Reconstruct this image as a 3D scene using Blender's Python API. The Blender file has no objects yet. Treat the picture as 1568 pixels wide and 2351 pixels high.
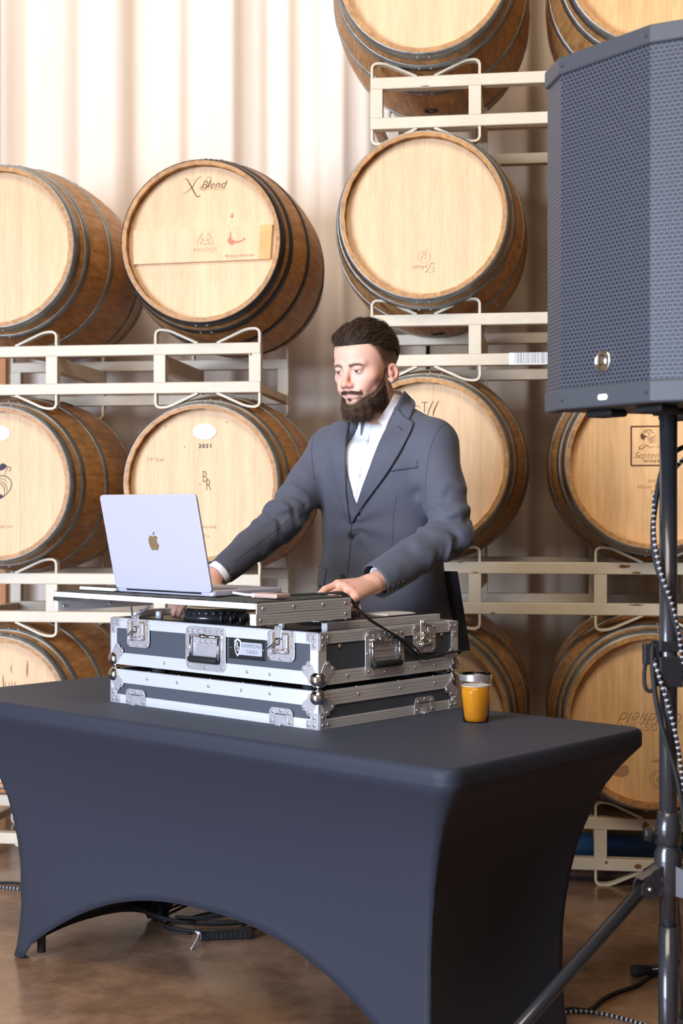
import bpy, math, random
import numpy as np
from mathutils import Vector, Matrix, noise
random.seed(7); rng = np.random.default_rng(7)
C = bpy.context.scene.collection
sc = bpy.context.scene
PI = math.pi; R = math.radians
# ---------------------------------------------------------------- camera
F, CX, CY, CH = 3300.0, 784.0, 1175.5, 1.26
cd = bpy.data.cameras.new('camera'); cam = bpy.data.objects.new('camera', cd); C.objects.link(cam)
cam.location = (0, 0, CH); cam.rotation_euler = (R(90), 0, 0)
cd.sensor_fit = 'VERTICAL'; cd.sensor_height = 36; cd.lens = 36 * F / 2351
cd.dof.use_dof = True; cd.dof.focus_distance = 3.75; cd.dof.aperture_fstop = 4.5
cd.clip_end = 60
sc.camera = cam
# ---------------------------------------------------------------- world, lights, exposure
w = bpy.data.worlds.new('hall'); sc.world = w; w.use_nodes = True
w.node_tree.nodes['Background'].inputs[0].default_value = (1.0, 0.80, 0.62, 1)
w.node_tree.nodes['Background'].inputs[1].default_value = 0.24
def area(name, loc, target, size, power, col):
    l = bpy.data.lights.new(name, 'AREA'); l.shape = 'RECTANGLE'; l.size, l.size_y = size; l.energy = power; l.color = col
    o = bpy.data.objects.new(name, l); C.objects.link(o); o.location = loc
    o.rotation_euler = (Vector(target) - Vector(loc)).to_track_quat('-Z', 'Y').to_euler(); return o
area('daylight_door', (-4.2, -0.9, 1.7), (-0.2, 3.5, 1.0), (2.6, 2.8), 225, (0.68, 0.79, 1.0)).data.spread = R(95)
area('ceiling_lamp_front', (-0.6, 0.6, 4.6), (0.2, 4.8, 1.3), (2.6, 1.8), 168, (1.0, 0.88, 0.74))
area('ceiling_lamp_back', (-1.5, 4.7, 5.2), (-1.1, 6.2, 3.3), (3.6, 0.7), 27, (1.0, 0.95, 0.93)).data.spread = R(100)
sc.view_settings.view_transform = 'Standard'; sc.view_settings.look = 'None'
sc.view_settings.exposure = 0.0; sc.view_settings.gamma = 1.0; sc.view_settings.use_curve_mapping = False
# ---------------------------------------------------------------- helpers
def lin(r, g, b):
    f = lambda c: (c/255/12.92) if c/255 <= .04045 else ((c/255+.055)/1.055)**2.4
    return (f(r), f(g), f(b), 1)
def mat(name, col, rough=.5, metal=0, nz=None, bump=0, bscale=200, var=0, spec=None, coat=0, sheen=0, stretch=None, dark=.6, trans=0, ior=1.45, emit=None, wav=None):
    """col linear rgb; nz=(scale, amount) colour noise; var = per object variation; stretch=(x,y,z) scale of texture space"""
    m = bpy.data.materials.new(name); m.use_nodes = True; nt = m.node_tree; N = nt.nodes; L = nt.links
    b = N['Principled BSDF']; c = tuple(col[:3]) + (1,)
    b.inputs['Base Color'].default_value = c; b.inputs['Roughness'].default_value = rough; b.inputs['Metallic'].default_value = metal
    if spec is not None: b.inputs['Specular IOR Level'].default_value = spec
    b.inputs['Coat Weight'].default_value = coat; b.inputs['Sheen Weight'].default_value = sheen
    if sheen: b.inputs['Sheen Roughness'].default_value = .5; b.inputs['Sheen Tint'].default_value = (.85,.9,1,1)
    b.inputs['Transmission Weight'].default_value = trans; b.inputs['IOR'].default_value = ior
    if emit: b.inputs['Emission Color'].default_value = c; b.inputs['Emission Strength'].default_value = emit
    out = None
    tc = N.new('ShaderNodeTexCoord'); mp = N.new('ShaderNodeMapping'); L.new(tc.outputs['Object'], mp.inputs[0])
    if stretch: mp.inputs['Scale'].default_value = stretch
    if var:
        oi = N.new('ShaderNodeObjectInfo'); cb = N.new('ShaderNodeCombineXYZ')
        mu = N.new('ShaderNodeMath'); mu.operation = 'MULTIPLY'; mu.inputs[1].default_value = 37
        L.new(oi.outputs['Random'], mu.inputs[0])
        for k in range(3): L.new(mu.outputs[0], cb.inputs[k])
        L.new(cb.outputs[0], mp.inputs['Location'])
    if nz:
        n = N.new('ShaderNodeTexNoise'); n.inputs['Scale'].default_value = nz[0]; n.inputs['Detail'].default_value = 6; n.inputs['Roughness'].default_value = .62
        L.new(mp.outputs[0], n.inputs['Vector'])
        cr = N.new('ShaderNodeValToRGB'); cr.color_ramp.elements[0].position = .32; cr.color_ramp.elements[1].position = .68
        a = nz[1]; cr.color_ramp.elements[0].color = (c[0]*(1-a*dark), c[1]*(1-a*dark*1.1), c[2]*(1-a*dark*1.25), 1)
        cr.color_ramp.elements[1].color = tuple(min(1, x*(1+a*.35)) for x in c[:3]) + (1,)
        L.new(n.outputs['Fac'], cr.inputs[0]); out = cr.outputs[0]
    if var:
        hs = N.new('ShaderNodeHueSaturation'); mr = N.new('ShaderNodeMapRange'); mr.inputs['To Min'].default_value = 1-var; mr.inputs['To Max'].default_value = 1+var*.6
        L.new(oi.outputs['Random'], mr.inputs[0]); L.new(mr.outputs[0], hs.inputs['Value'])
        if out: L.new(out, hs.inputs['Color'])
        else: hs.inputs['Color'].default_value = c
        out = hs.outputs[0]
    if wav:   # wood rings
        wv = N.new('ShaderNodeTexWave'); wv.inputs['Scale'].default_value = wav[0]; wv.inputs['Distortion'].default_value = wav[2]; wv.inputs['Detail'].default_value = 3
        wv.inputs['Detail Scale'].default_value = .6
        mp2 = N.new('ShaderNodeMapping'); L.new(tc.outputs['Object'], mp2.inputs[0]); mp2.inputs['Scale'].default_value = (1, 1, .16)
        if var: L.new(cb.outputs[0], mp2.inputs['Location'])
        L.new(mp2.outputs[0], wv.inputs['Vector'])
        mx = N.new('ShaderNodeMix'); mx.data_type = 'RGBA'; mx.blend_type = 'MULTIPLY'
        cr2 = N.new('ShaderNodeValToRGB'); cr2.color_ramp.elements[0].color = (1-wav[1], 1-wav[1]*1.15, 1-wav[1]*1.4, 1); cr2.color_ramp.elements[1].color = (1,1,1,1)
        L.new(wv.outputs['Fac'], cr2.inputs[0]); mx.inputs[0].default_value = 1
        L.new(out, mx.inputs[6]); L.new(cr2.outputs[0], mx.inputs[7]); out = mx.outputs[2]
    if out: L.new(out, b.inputs['Base Color'])
    if bump:
        n2 = N.new('ShaderNodeTexNoise'); n2.inputs['Scale'].default_value = bscale; n2.inputs['Detail'].default_value = 4
        L.new(mp.outputs[0], n2.inputs['Vector']); bp = N.new('ShaderNodeBump'); bp.inputs['Strength'].default_value = bump; bp.inputs['Distance'].default_value = .002
        L.new(n2.outputs['Fac'], bp.inputs['Height']); L.new(bp.outputs[0], b.inputs['Normal'])
    return m
class MB:
    def __init__(s): s.v = []; s.f = []
    def add(s, v, f):
        o = len(s.v); s.v += [tuple(map(float, p)) for p in v]; s.f += [tuple(i+o for i in q) for q in f]; return s
    def box(s, a, b, M=None):
        (x0,y0,z0),(x1,y1,z1) = a, b
        v = [Vector(p) for p in ((x0,y0,z0),(x1,y0,z0),(x1,y1,z0),(x0,y1,z0),(x0,y0,z1),(x1,y0,z1),(x1,y1,z1),(x0,y1,z1))]
        if M: v = [M @ p for p in v]
        return s.add(v, [(0,3,2,1),(4,5,6,7),(0,1,5,4),(1,2,6,5),(2,3,7,6),(3,0,4,7)])
    def tube(s, pts, r, n=8, cap=True, flat=None):
        """sweep along points; r number or list; flat=(w,t) rectangle section with fixed side axis"""
        pts = [Vector(p) for p in pts]; k = len(pts); rr = r if hasattr(r, '__len__') else [r]*k
        T = []
        for i in range(k):
            a = pts[max(0,i-1)]; b = pts[min(k-1,i+1)]; T.append((b-a).normalized())
        up = Vector((0,0,1)) if abs(T[0].z) < .9 else Vector((1,0,0))
        nrm = (up - T[0]*up.dot(T[0])).normalized(); V = []
        for i in range(k):
            nrm = (nrm - T[i]*nrm.dot(T[i])).normalized(); bn = T[i].cross(nrm)
            for j in range(n):
                a = 2*PI*j/n; V.append(pts[i] + (nrm*math.cos(a) + bn*math.sin(a))*rr[i])
        Fc = [(i*n+j, i*n+(j+1)%n, (i+1)*n+(j+1)%n, (i+1)*n+j) for i in range(k-1) for j in range(n)]
        if cap: Fc += [tuple(range(n))[::-1], tuple((k-1)*n+j for j in range(n))]
        return s.add(V, Fc)
    def lathe(s, prof, n=24, M=None, cap=True):
        """prof list of (r,z) about z"""
        V = [Vector((r*math.cos(2*PI*j/n), r*math.sin(2*PI*j/n), z)) for r, z in prof for j in range(n)]
        if M: V = [M @ p for p in V]
        k = len(prof); Fc = [(i*n+j, i*n+(j+1)%n, (i+1)*n+(j+1)%n, (i+1)*n+j) for i in range(k-1) for j in range(n)]
        if cap:
            if prof[0][0] > 1e-6: Fc.append(tuple(range(n))[::-1])
            if prof[-1][0] > 1e-6: Fc.append(tuple((k-1)*n+j for j in range(n)))
        return s.add(V, Fc)
    def prism(s, poly, z0, z1, M=None):
        n = len(poly); V = [Vector((x,y,z0)) for x,y in poly] + [Vector((x,y,z1)) for x,y in poly]
        if M: V = [M @ p for p in V]
        return s.add(V, [tuple(range(n))[::-1], tuple(range(n,2*n))] + [(i,(i+1)%n,n+(i+1)%n,n+i) for i in range(n)])
    def ring(s, outer, inner, z0, z1, M=None):
        """plate with a hole: outer and inner outlines with equal count"""
        n = len(outer); V = [Vector((x,y,z)) for z in (z0,z1) for poly in (outer,inner) for x,y in poly]
        if M: V = [M @ p for p in V]
        Fc = []
        for i in range(n):
            j = (i+1)%n
            Fc += [(i,n+i,n+j,j),(2*n+i,2*n+j,3*n+j,3*n+i),(i,j,2*n+j,2*n+i),(n+i,3*n+i,3*n+j,n+j)]
        return s.add(V, Fc)
    def grid(s, P):
        a = len(P); b = len(P[0])
        return s.add([p for row in P for p in row], [(i*b+j, i*b+j+1, (i+1)*b+j+1, (i+1)*b+j) for i in range(a-1) for j in range(b-1)])
def mesh(name, mb):
    me = bpy.data.meshes.new(name); me.from_pydata(mb.v, [], mb.f); me.update(); return me
def mk(name, mb, m, parent=None, smooth=False, bev=0, loc=None, rot=None, solid=0, label=None, sub=0):
    me = mb if isinstance(mb, bpy.types.Mesh) else mesh(name, mb)
    if m and not me.materials: me.materials.append(m)
    o = bpy.data.objects.new(name, me); C.objects.link(o)
    if smooth: me.polygons.foreach_set('use_smooth', [True]*len(me.polygons))
    if parent: o.parent = parent
    if loc: o.location = loc
    if rot: o.rotation_euler = rot
    if solid: md = o.modifiers.new('s','SOLIDIFY'); md.thickness = solid; md.offset = 0
    if sub: md = o.modifiers.new('u','SUBSURF'); md.levels = sub; md.render_levels = sub
    if bev: md = o.modifiers.new('b','BEVEL'); md.width = bev; md.segments = 2; md.limit_method = 'ANGLE'; md.angle_limit = R(40)
    if label: o['label'] = label
    return o
def thing(name, label, cat, loc=(0,0,0), rz=0, group=None):
    o = bpy.data.objects.new(name, None); C.objects.link(o); o.empty_display_size = .05
    o.location = loc; o.rotation_euler = (0,0,rz); o['label'] = label; o['category'] = cat
    if group: o['group'] = group
    return o
def tag(o, label, cat, group=None):
    o['label'] = label; o['category'] = cat
    if group: o['group'] = group
    return o
def rrect(w, h, r, n=4, cx=0, cy=0):
    p = []
    for (sx, sy, a0) in ((1,1,0),(-1,1,90),(-1,-1,180),(1,-1,270)):
        for k in range(n+1):
            a = R(a0 + 90*k/n); p.append((cx+sx*(w/2-r)+r*math.cos(a), cy+sy*(h/2-r)+r*math.sin(a)))
    return p
def spline(pts, n=8):
    P = [Vector(p) for p in pts]; out = []
    for i in range(len(P)-1):
        p0 = P[max(0,i-1)]; p1 = P[i]; p2 = P[i+1]; p3 = P[min(len(P)-1,i+2)]
        for k in range(n):
            t = k/n; out.append(.5*((2*p1)+(p2-p0)*t+(2*p0-5*p1+4*p2-p3)*t*t+(3*p1-p0-3*p2+p3)*t**3))
    out.append(P[-1]); return out
FR = Matrix.Rotation(R(90), 4, 'X')     # xy drawing -> xz plane facing -y
def at(px, py, Y): return Vector(((px-CX)/F*Y, Y, CH-(py-CY)/F*Y))
def text(s, size, m, parent, loc, rot=(R(90),0,0), shear=0, align='CENTER', sx=1, name='lettering', space=1, weight=0):
    cu = bpy.data.curves.new('t','FONT'); cu.body = s; cu.size = size; cu.shear = shear; cu.align_x = align; cu.align_y = 'CENTER'
    cu.space_character = space; cu.resolution_u = 3; cu.offset = weight; cu.extrude = .0002
    t = bpy.data.objects.new('t', cu); me = bpy.data.meshes.new_from_object(t); bpy.data.objects.remove(t)
    me.materials.clear(); me.materials.append(m)
    o = bpy.data.objects.new(name, me); C.objects.link(o); o.parent = parent; o.location = loc; o.rotation_euler = rot; o.scale = (sx,1,1); return o
def stroke(mb, pts, wd, n=6, z=0, taper=True):
    """flat ribbon in xy"""
    P = spline([(x,y,0) for x,y in pts], n) if len(pts) > 2 else [Vector((x,y,0)) for x,y in pts]
    k = len(P); A = []; B = []
    for i in range(k):
        t = (P[min(k-1,i+1)]-P[max(0,i-1)]).normalized(); q = Vector((-t.y,t.x,0))
        ww = wd*.5*((.35+.65*math.sin(PI*min(1,max(0,i/(k-1))))) if taper else 1)
        A.append(P[i]+q*ww); B.append(P[i]-q*ww)
    V = [(p.x,p.y,z) for p in A]+[(p.x,p.y,z) for p in B]
    mb.add(V, [(i,i+k,i+k+1,i+1) for i in range(k-1)])
# ---------------------------------------------------------------- materials
M = {}
M['stave'] = mat('oak_stave', (.50,.255,.088), .5, nz=(9,.6), var=.12, bump=.25, bscale=40, stretch=(6,1,6))
M['head'] = mat('oak_head', (.80,.55,.32), .6, nz=(14,.13), var=.06, stretch=(7,1,.8), dark=.8, wav=(4,.06,9))
M['head_amber'] = mat('oak_head_amber', (.86,.52,.235), .6, nz=(12,.22), var=.09, stretch=(7,1,.8), wav=(4,.10,9))
M['hoop'] = mat('galvanized_hoop', (.30,.31,.30), .42, .75, nz=(14,.55), bump=.1, bscale=60)
M['hoop_black'] = mat('black_hoop', (.022,.022,.024), .45, .3)
M['rivet'] = mat('steel_rivet', (.75,.76,.78), .3, 1)
M['cream'] = mat('cream_paint', (.67,.58,.44), .45, nz=(7,.16), bump=.1, bscale=90)
M['rust'] = mat('rust', (.20,.07,.022), .8, nz=(60,.6))
M['ink'] = mat('burnt_ink', (.13,.05,.022), .8)
M['ink_soft'] = mat('faded_ink', (.42,.24,.12), .8)
M['ink_faint'] = mat('faint_ink', (.60,.40,.22), .8)
M['ink_blue'] = mat('dark_blue_ink', (.05,.045,.07), .8)
M['wine'] = mat('wine_stain', (.62,.22,.12), .8)
M['white'] = mat('white_plastic', (.85,.85,.85), .4)
M['blackp'] = mat('black_plastic', (.013,.013,.015), .38, bump=.05)
M['blackm'] = mat('black_powder_coated', (.026,.026,.030), .27, 0, coat=.5)
M['rubber'] = mat('black_rubber', (.012,.012,.012), .7)
M['lamin'] = mat('speckled_black_laminate', (.078,.088,.112), .45, nz=(500,.9), bump=.3, bscale=600, spec=.35)
M['alu'] = mat('ribbed_aluminium', (.74,.74,.75), .42, .45)
M['steel'] = mat('zinc_steel', (.66,.64,.67), .3, .6, nz=(20,.15))
M['chrome'] = mat('polished_chrome', (.85,.85,.86), .09, 1)
M['brass'] = mat('tan_steel', (.55,.42,.28), .3, .8)
# ---------------------------------------------------------------- floor, walls
def floor_mat():
    m = mat('stained_concrete', (.30,.19,.125), .18, nz=(1.6,.9), bump=.03, bscale=30, spec=.5)
    nt = m.node_tree; N = nt.nodes; L = nt.links; b = N['Principled BSDF']
    base = b.inputs['Base Color'].links[0].from_socket
    n = N.new('ShaderNodeTexNoise'); n.inputs['Scale'].default_value = 9; n.inputs['Detail'].default_value = 8; n.inputs['Roughness'].default_value = .7
    cr = N.new('ShaderNodeValToRGB'); cr.color_ramp.elements[0].color = (.68,.62,.58,1); cr.color_ramp.elements[0].position=.3; cr.color_ramp.elements[1].color = (1.25,1.2,1.15,1); cr.color_ramp.elements[1].position=.65
    mx = N.new('ShaderNodeMix'); mx.data_type='RGBA'; mx.blend_type='MULTIPLY'; mx.inputs[0].default_value = 1
    tc = [x for x in N if x.type=='TEX_COORD'][0]; L.new(tc.outputs['Object'], n.inputs['Vector'])
    L.new(n.outputs['Fac'], cr.inputs[0]); L.new(base, mx.inputs[6]); L.new(cr.outputs[0], mx.inputs[7]); L.new(mx.outputs[2], b.inputs['Base Color'])
    mr = N.new('ShaderNodeMapRange'); mr.inputs['To Min'].default_value=.10; mr.inputs['To Max'].default_value=.34
    L.new(n.outputs['Fac'], mr.inputs[0]); L.new(mr.outputs[0], b.inputs['Roughness']); return m
o = mk('floor', MB().box((-7,-4,-.1),(7,7.2,0)), floor_mat()); o['kind'] = 'structure'
o = mk('wall_back', MB().box((-7,6.9,0),(7,7.1,6)), mat('tan_wall', (.45,.33,.24), .8, nz=(3,.2))); o['kind'] = 'structure'
o = mk('wall_right', MB().box((5.2,-4,0),(5.4,7.2,6)), mat('brown_wall',(.12,.08,.055),.8)); o['kind'] = 'structure'
o = mk('ceiling', MB().box((-7,-4,6.0),(7,7.2,6.2)), mat('dark_ceiling',(.25,.20,.16),.8)); o['kind'] = 'structure'
# pleated drapes hanging behind the racks
cm = mat('ivory_drape', (.80,.70,.60), .85, nz=(3,.06), stretch=(1,1,.2))
def drape(x0, x1, seed, label, cm, step=.012):
    rr = random.Random(seed); comps = [(rr.uniform(9,14),rr.uniform(0,6),.030),(rr.uniform(20,28),rr.uniform(0,6),.020),(rr.uniform(40,60),rr.uniform(0,6),.006)]
    xs = np.arange(x0, x1+step, step); zs = np.linspace(.02, 5.8, 12)
    P = []
    for z in zs:
        row = []
        for x in xs:
            y = 6.14
            for f, p, a in comps:
                s = math.sin(f*x+p+.5*math.sin(2.2*x+p)+.10*z*math.sin(p*3)); y += a*(s+.35*math.sin(2*(f*x+p)))
            row.append((x, y, z))
        P.append(row)
    o = mk('drape', MB().grid(P), cm, smooth=True); tag(o, label, 'curtain'); return o
drape(-3.4, -1.475, 3, 'ivory pleated drape at the far left edge, behind the left barrels', cm)
drape(-1.45, .36, 5, 'ivory pleated drape filling the space between the two barrel stacks', cm)
drape(.38, 3.2, 11, 'pleated drape hanging behind the right barrel stack, coloured darker for the shade', mat('shaded_drape', (.50,.40,.30), .85, nz=(3,.08), stretch=(1,1,.2)))  # shade behind the right stack is put into this darker drape colour
o = mk('trim_1', MB().box((-1.46,6.00,0),(-1.40,6.05,2.35)), mat('orange_pine', (.62,.26,.07), .5, nz=(8,.3), stretch=(5,5,.5)), bev=.004); o['kind'] = 'structure'
# ================================================================ BARRELS AND RACKS
BL, RE, RB, NS = .95, .287, .352, 28
def rad(y): return RB-(RB-RE)*((y-BL/2)/(BL/2))**2
def stave_mesh():
    mb = MB(); half = PI/NS; ny = 14; V = []; ys = [0,.012]+list(np.linspace(.05,BL-.05,ny-4))+[BL-.012,BL]
    for y in ys:
        r = rad(y); ri = r-.024-(.0 if .03 < y < BL-.03 else -.0)
        if y < .02 or y > BL-.02: ri = r-.014
        for a, q in ((-half*.9995, r-.0003), (-half*.93, r), (0, r+.0003), (half*.93, r), (half*.9995, r-.0003), (half*.9995, ri), (-half*.9995, ri)):
            V.append((q*math.sin(a), y, q*math.cos(a)))
    n = 7; k = len(ys)
    Fc = [(i*n+j, (i+1)*n+j, (i+1)*n+(j+1)%n, i*n+(j+1)%n) for i in range(k-1) for j in range(n)]
    Fc += [tuple(range(n)), tuple((k-1)*n+j for j in range(n))[::-1]]
    mb.add(V, Fc); me = mesh('stave', mb); me.materials.append(M['stave'])
    me.polygons.foreach_set('use_smooth', [(p.index < (k-1)*n and p.index%n < 4) for p in me.polygons]); return me
STAVE = stave_mesh(); HD = .040; RI = RE-.0135
def board_meshes(ws):
    out = []; x = -RI; tot = sum(ws)
    for wv in ws:
        x0, x1 = x, x+2*RI*wv/tot; x = x1; a0 = math.acos(max(-1,min(1,x0/RI))); a1 = math.acos(max(-1,min(1,x1/RI)))
        x0 += .00012; x1 -= .00012
        top = [(RI*math.cos(a0+(a1-a0)*k/6), RI*math.sin(a0+(a1-a0)*k/6)) for k in range(7)]
        top = [(min(max(px,x0),x1), pz) for px, pz in top]
        poly = top+[(px,-pz) for px, pz in top[::-1]]
        if abs(top[0][1]) < 1e-3: poly = poly[:-1]
        if abs(top[-1][1]) < 1e-3: poly.pop(len(top))
        mb = MB(); mb.prism(poly[::-1], 0, .022, Matrix(((1,0,0,0),(0,0,1,0),(0,1,0,0),(0,0,0,1)))); out.append(mesh('head_board', mb))
    return out
BOARDS = [board_meshes([1.1,.9,1.0,.8,1.1,.9,1.0]), board_meshes([.9,.8,1.0,1.2,.8,.9,.7,.9])]
def hoop_mesh(y0, y1):
    mb = MB(); n = 56
    r0, r1 = rad(y0)+.0012, rad(y1)+.0012; t = .0022
    prof = [(r0-.001,y0),(r0+t,y0),(r1+t,y1),(r1-.001,y1)]
    V = [(r*math.sin(2*PI*j/n), y, r*math.cos(2*PI*j/n)) for r,y in prof for j in range(n)]
    mb.add(V, [(i*n+j,(i+1)*n+j,(i+1)*n+(j+1)%n,i*n+(j+1)%n) for i in range(3) for j in range(n)])
    me = mesh('hoop', mb); me.polygons.foreach_set('use_smooth',[True]*len(me.polygons)); return me
HY = [(.002,.044),(.078,.110),(.270,.303)]; HY += [(BL-b, BL-a) for a,b in HY[::-1]]
HOOPS = [hoop_mesh(*h) for h in HY]
RIV = mesh('rivet', MB().lathe([(.0055,0),(.005,.0015),(.003,.0028),(0,.0032)], 10)); RIV.materials.append(M['rivet'])
for p in RIV.polygons: p.use_smooth = True
BACK = mesh('back_head', MB().lathe([(0,0),(RI,0),(RI,.02),(0,.02)], 40, Matrix.Rotation(R(-90),4,'X')))
BUNG = mesh('bung_hole', MB().lathe([(.026,-.001),(.026,.003),(.019,.003),(.019,-.02),(0,-.02)],20))
HM = {}
def hoopm(me, m):
    k = (me.name, m.name)
    if k not in HM: c = me.copy(); c.materials.clear(); c.materials.append(m); HM[k] = c
    return HM[k]
def barrel(loc, rz, label, group, scale=1, hoops='hoop', head='head', turn=0, roll=0, bung=None, set_=0):
    """loc: point on the floor side below the front end; axis height RB*scale above it"""
    t = thing('wine_barrel', label, 'barrel', loc, rz, group); t.scale = (scale,)*3
    def link(me, name, l, r=None, par=t):
        o = bpy.data.objects.new(name, me); C.objects.link(o); o.parent = par; o.location = l
        if r: o.rotation_euler = r
        return o
    for k in range(NS): link(STAVE, 'stave', (0,0,RB), (0, 2*PI*(k+.5)/NS+roll, 0))
    for b in BOARDS[set_]:
        me = hoopm(b, M[head]); link(me, 'head_board', (0, HD+random.uniform(-.0006,.0006), RB), (0, turn, 0))
    link(hoopm(BACK, M['stave']), 'back_head', (0, BL-.065, RB))
    for h, (y0, y1) in zip(HOOPS, HY):
        ho = link(hoopm(h, M[hoops]), 'hoop', (0,0,RB)); ym = (y0+y1)/2; rr = rad(ym)+.0033
        if ym < BL*.5:
            for dx in (-.02,.02):
                a = PI+dx/rr+(.03 if y0 > .2 else 0); link(RIV, 'rivet', (rr*math.sin(a), ym, rr*math.cos(a)), (0, a, 0), ho)
                a = dx/rr+.12; link(RIV, 'rivet', (rr*math.sin(a), ym, rr*math.cos(a)), (0, a, 0), ho)
    if bung is not None:
        a = bung; link(hoopm(BUNG, M['hoop_black']), 'bung_hole', (rad(BL/2)*math.sin(a), BL/2, RB+rad(BL/2)*math.cos(a)), (0, a, 0))
    return t
# -------- racks
RW, RDEP, RT = 1.14, .60, .042
def strap(mb, pts, y0, y1, t=.008):
    P = [Vector((x,0,z)) for x,z in pts]; k = len(P); A = []
    for i in range(k):
        tt = (P[min(k-1,i+1)]-P[max(0,i-1)]).normalized(); q = Vector((-tt.z,0,tt.x)); A.append((P[i]+q*t/2, P[i]-q*t/2))
    V = []
    for a, b in A: V += [(a.x,y0,a.z),(b.x,y0,b.z),(b.x,y1,b.z),(a.x,y1,a.z)]
    mb.add(V, [(i*4+j, i*4+(j+1)%4, i*4+4+(j+1)%4, i*4+4+j) for i in range(k-1) for j in range(4)]+[(0,3,2,1),(k*4-4,k*4-3,k*4-2,k*4-1)])
def strap_mesh(mir, down, cw):
    h = .054; p = [(0,0),(0,h*.72),(.004,h*.9),(.014,h),(.03,h),(.045,h*.96),(.062,h*.86),(.155,0)]
    p = [(x, z-.004 if z>0 else z) for x,z in p]
    if down: p = [(x,-z) for x,z in p]
    if mir: p = [(-x,z) for x,z in p]
    mb = MB(); strap(mb, p, .004, .034); return mb
RKM = {}
def rkm(key, fn):
    if key not in RKM: me = mesh(key[0], fn()); me.materials.append(M['cream']); RKM[key] = me
    return RKM[key]
def rack(loc, rz, label, group, cw=.38):
    t = thing('barrel_rack', label, 'rack', loc, rz, group)
    def pt(name, key, fn, l, bev=.003):
        o = mk(name, rkm((name,)+key, fn), None, t, loc=l, bev=bev); return o
    zb, zt = .052, .190
    for y in (0, RDEP-RT):
        for z in (zb, zt): pt('rail', (), lambda: MB().box((0,0,0),(RW,RT,.040)), (0,y,z))
        for x in (0, cw-RT, RW-cw, RW-RT): pt('upright', (), lambda: MB().box((0,.001,0),(RT,RT-.001,zt-zb-.040)), (x,y,zb+.040), 0)
        for c0 in (0, RW-cw):
            for mir in (0,1):
                x = c0+(cw-.005 if mir else .005)
                pt('cradle_strap', (mir,0,cw), lambda: strap_mesh(mir,0,cw), (x,y,zt+.040), 0)
                pt('cradle_strap', (mir,1,cw), lambda: strap_mesh(mir,1,cw), (x,y,zb), 0)
    for x in (cw-RT, RW-cw): pt('fork_tube', (), lambda: MB().box((0,RT,0),(RT,RDEP-RT,.055)), (x,0,zb+.083))
    for x in (0, RW-RT): pt('end_tube', (), lambda: MB().box((0,RT,0),(.030,RDEP-RT,.030)), (x+.006,0,zb+.005))
    return t
def rust_patch(parent, x, z, w_, h_, y=-.0006, seed=0):
    rr = random.Random(seed); n = 24
    poly = [(x+w_*math.cos(2*PI*k/n)*(.75+.25*math.sin(k*1.9+seed)+rr.uniform(-.06,.06)), z+h_*math.sin(2*PI*k/n)*(.8+.2*math.sin(k*1.3+seed)+rr.uniform(-.08,.08))) for k in range(n)]
    mk('rust_spot', MB().prism(poly[::-1], 0, .0006, Matrix(((1,0,0,0),(0,0,-1,y+.0004),(0,1,0,0),(0,0,0,1)))), M['rust'], parent)
TH = R(-8); U = Vector((math.cos(TH), math.sin(TH), 0)); W_ = Vector((-math.sin(TH), math.cos(TH), 0))
PR = Vector((.099, 4.95, 0)); PL = Vector((-.2875, 5.10, 0))-U*RW
LBASE = [0, .808, 1.633]; RBASE = [0, .86, 1.708, 2.525]
lab_l = ['cream steel barrel rack on the floor at the left, under the leftmost barrels', 'cream steel barrel rack behind the laptop, second up in the left stack', 'topmost cream barrel rack of the left stack, under the black-hooped barrel']
lab_r = ['rusty cream barrel rack on the floor at the right with a blue pipe inside', 'rust-spotted cream barrel rack second up in the right stack, at the jacket hem height', 'cream barrel rack with a barcode sticker, beside the man\'s head', 'topmost cream barrel rack of the right stack, above the empty-faced barrel']
LR = [rack(PL+Vector((0,0,b)), TH, lab_l[i], 'racks of the left stack', .39) for i, b in enumerate(LBASE)]
RR = [rack(PR+Vector((0,0,b)), TH, lab_r[i], 'racks of the right stack', .38) for i, b in enumerate(RBASE)]
for (rk, x, z, a, b) in ((RR[1],.86,.217,.026,.007),(RR[1],.90,.196,.02,.004),(RR[1],.90,.088,.03,.003),(RR[1],.36,.194,.012,.002),(RR[1],.42,.056,.01,.003),(RR[1],.31,.228,.012,.002),(RR[0],.93,.205,.014,.018),(RR[0],.905,.07,.016,.010),(RR[0],.96,.074,.02,.012),(RR[0],.80,.08,.006,.006),(RR[3],.19,.194,.02,.002),(LR[2],.05,.06,.01,.005),(LR[2],1.105,.187,.004,.006),(LR[1],.06,.194,.03,.002)):
    rust_patch(rk, x, z, a, b, seed=int(x*999))
def place(P0, base, idx, cw, top, scale):     # barrel axis above rack
    x = (cw/2, RW-cw/2)[idx]; p = P0+U*x-W_*.10; return Vector((p.x, p.y, top-RB*scale))
gL, gR = 'barrels in the left stack', 'barrels in the right stack'
def ax(b0, b1, sc_): return (b0+.23+b1+.052)/2
B = {}
specL = [ # level, idx, label, kwargs
 (0,0,'barrel low at the far left with a streaked pale head, above the floor rack', dict(scale=.935,turn=.0)),
 (0,1,'lowest left-stack barrel hidden behind the table and mixing case', dict(scale=.935)),
 (1,0,'left barrel with a dark blue ink drawing, cut by the photo edge', dict(scale=.955,set_=1)),
 (1,1,'barrel behind the laptop marked 2021 and the initials BR under a white oval plate', dict(scale=.955)),
 (2,0,'plain-headed barrel at the top left, cut by the photo edge, with grey hoops', dict(scale=1.0,set_=1)),
 (2,1,'black-hooped barrel at the top of the left stack with a crossbar and red wine drips', dict(scale=.985,hoops='hoop_black'))]
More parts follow.
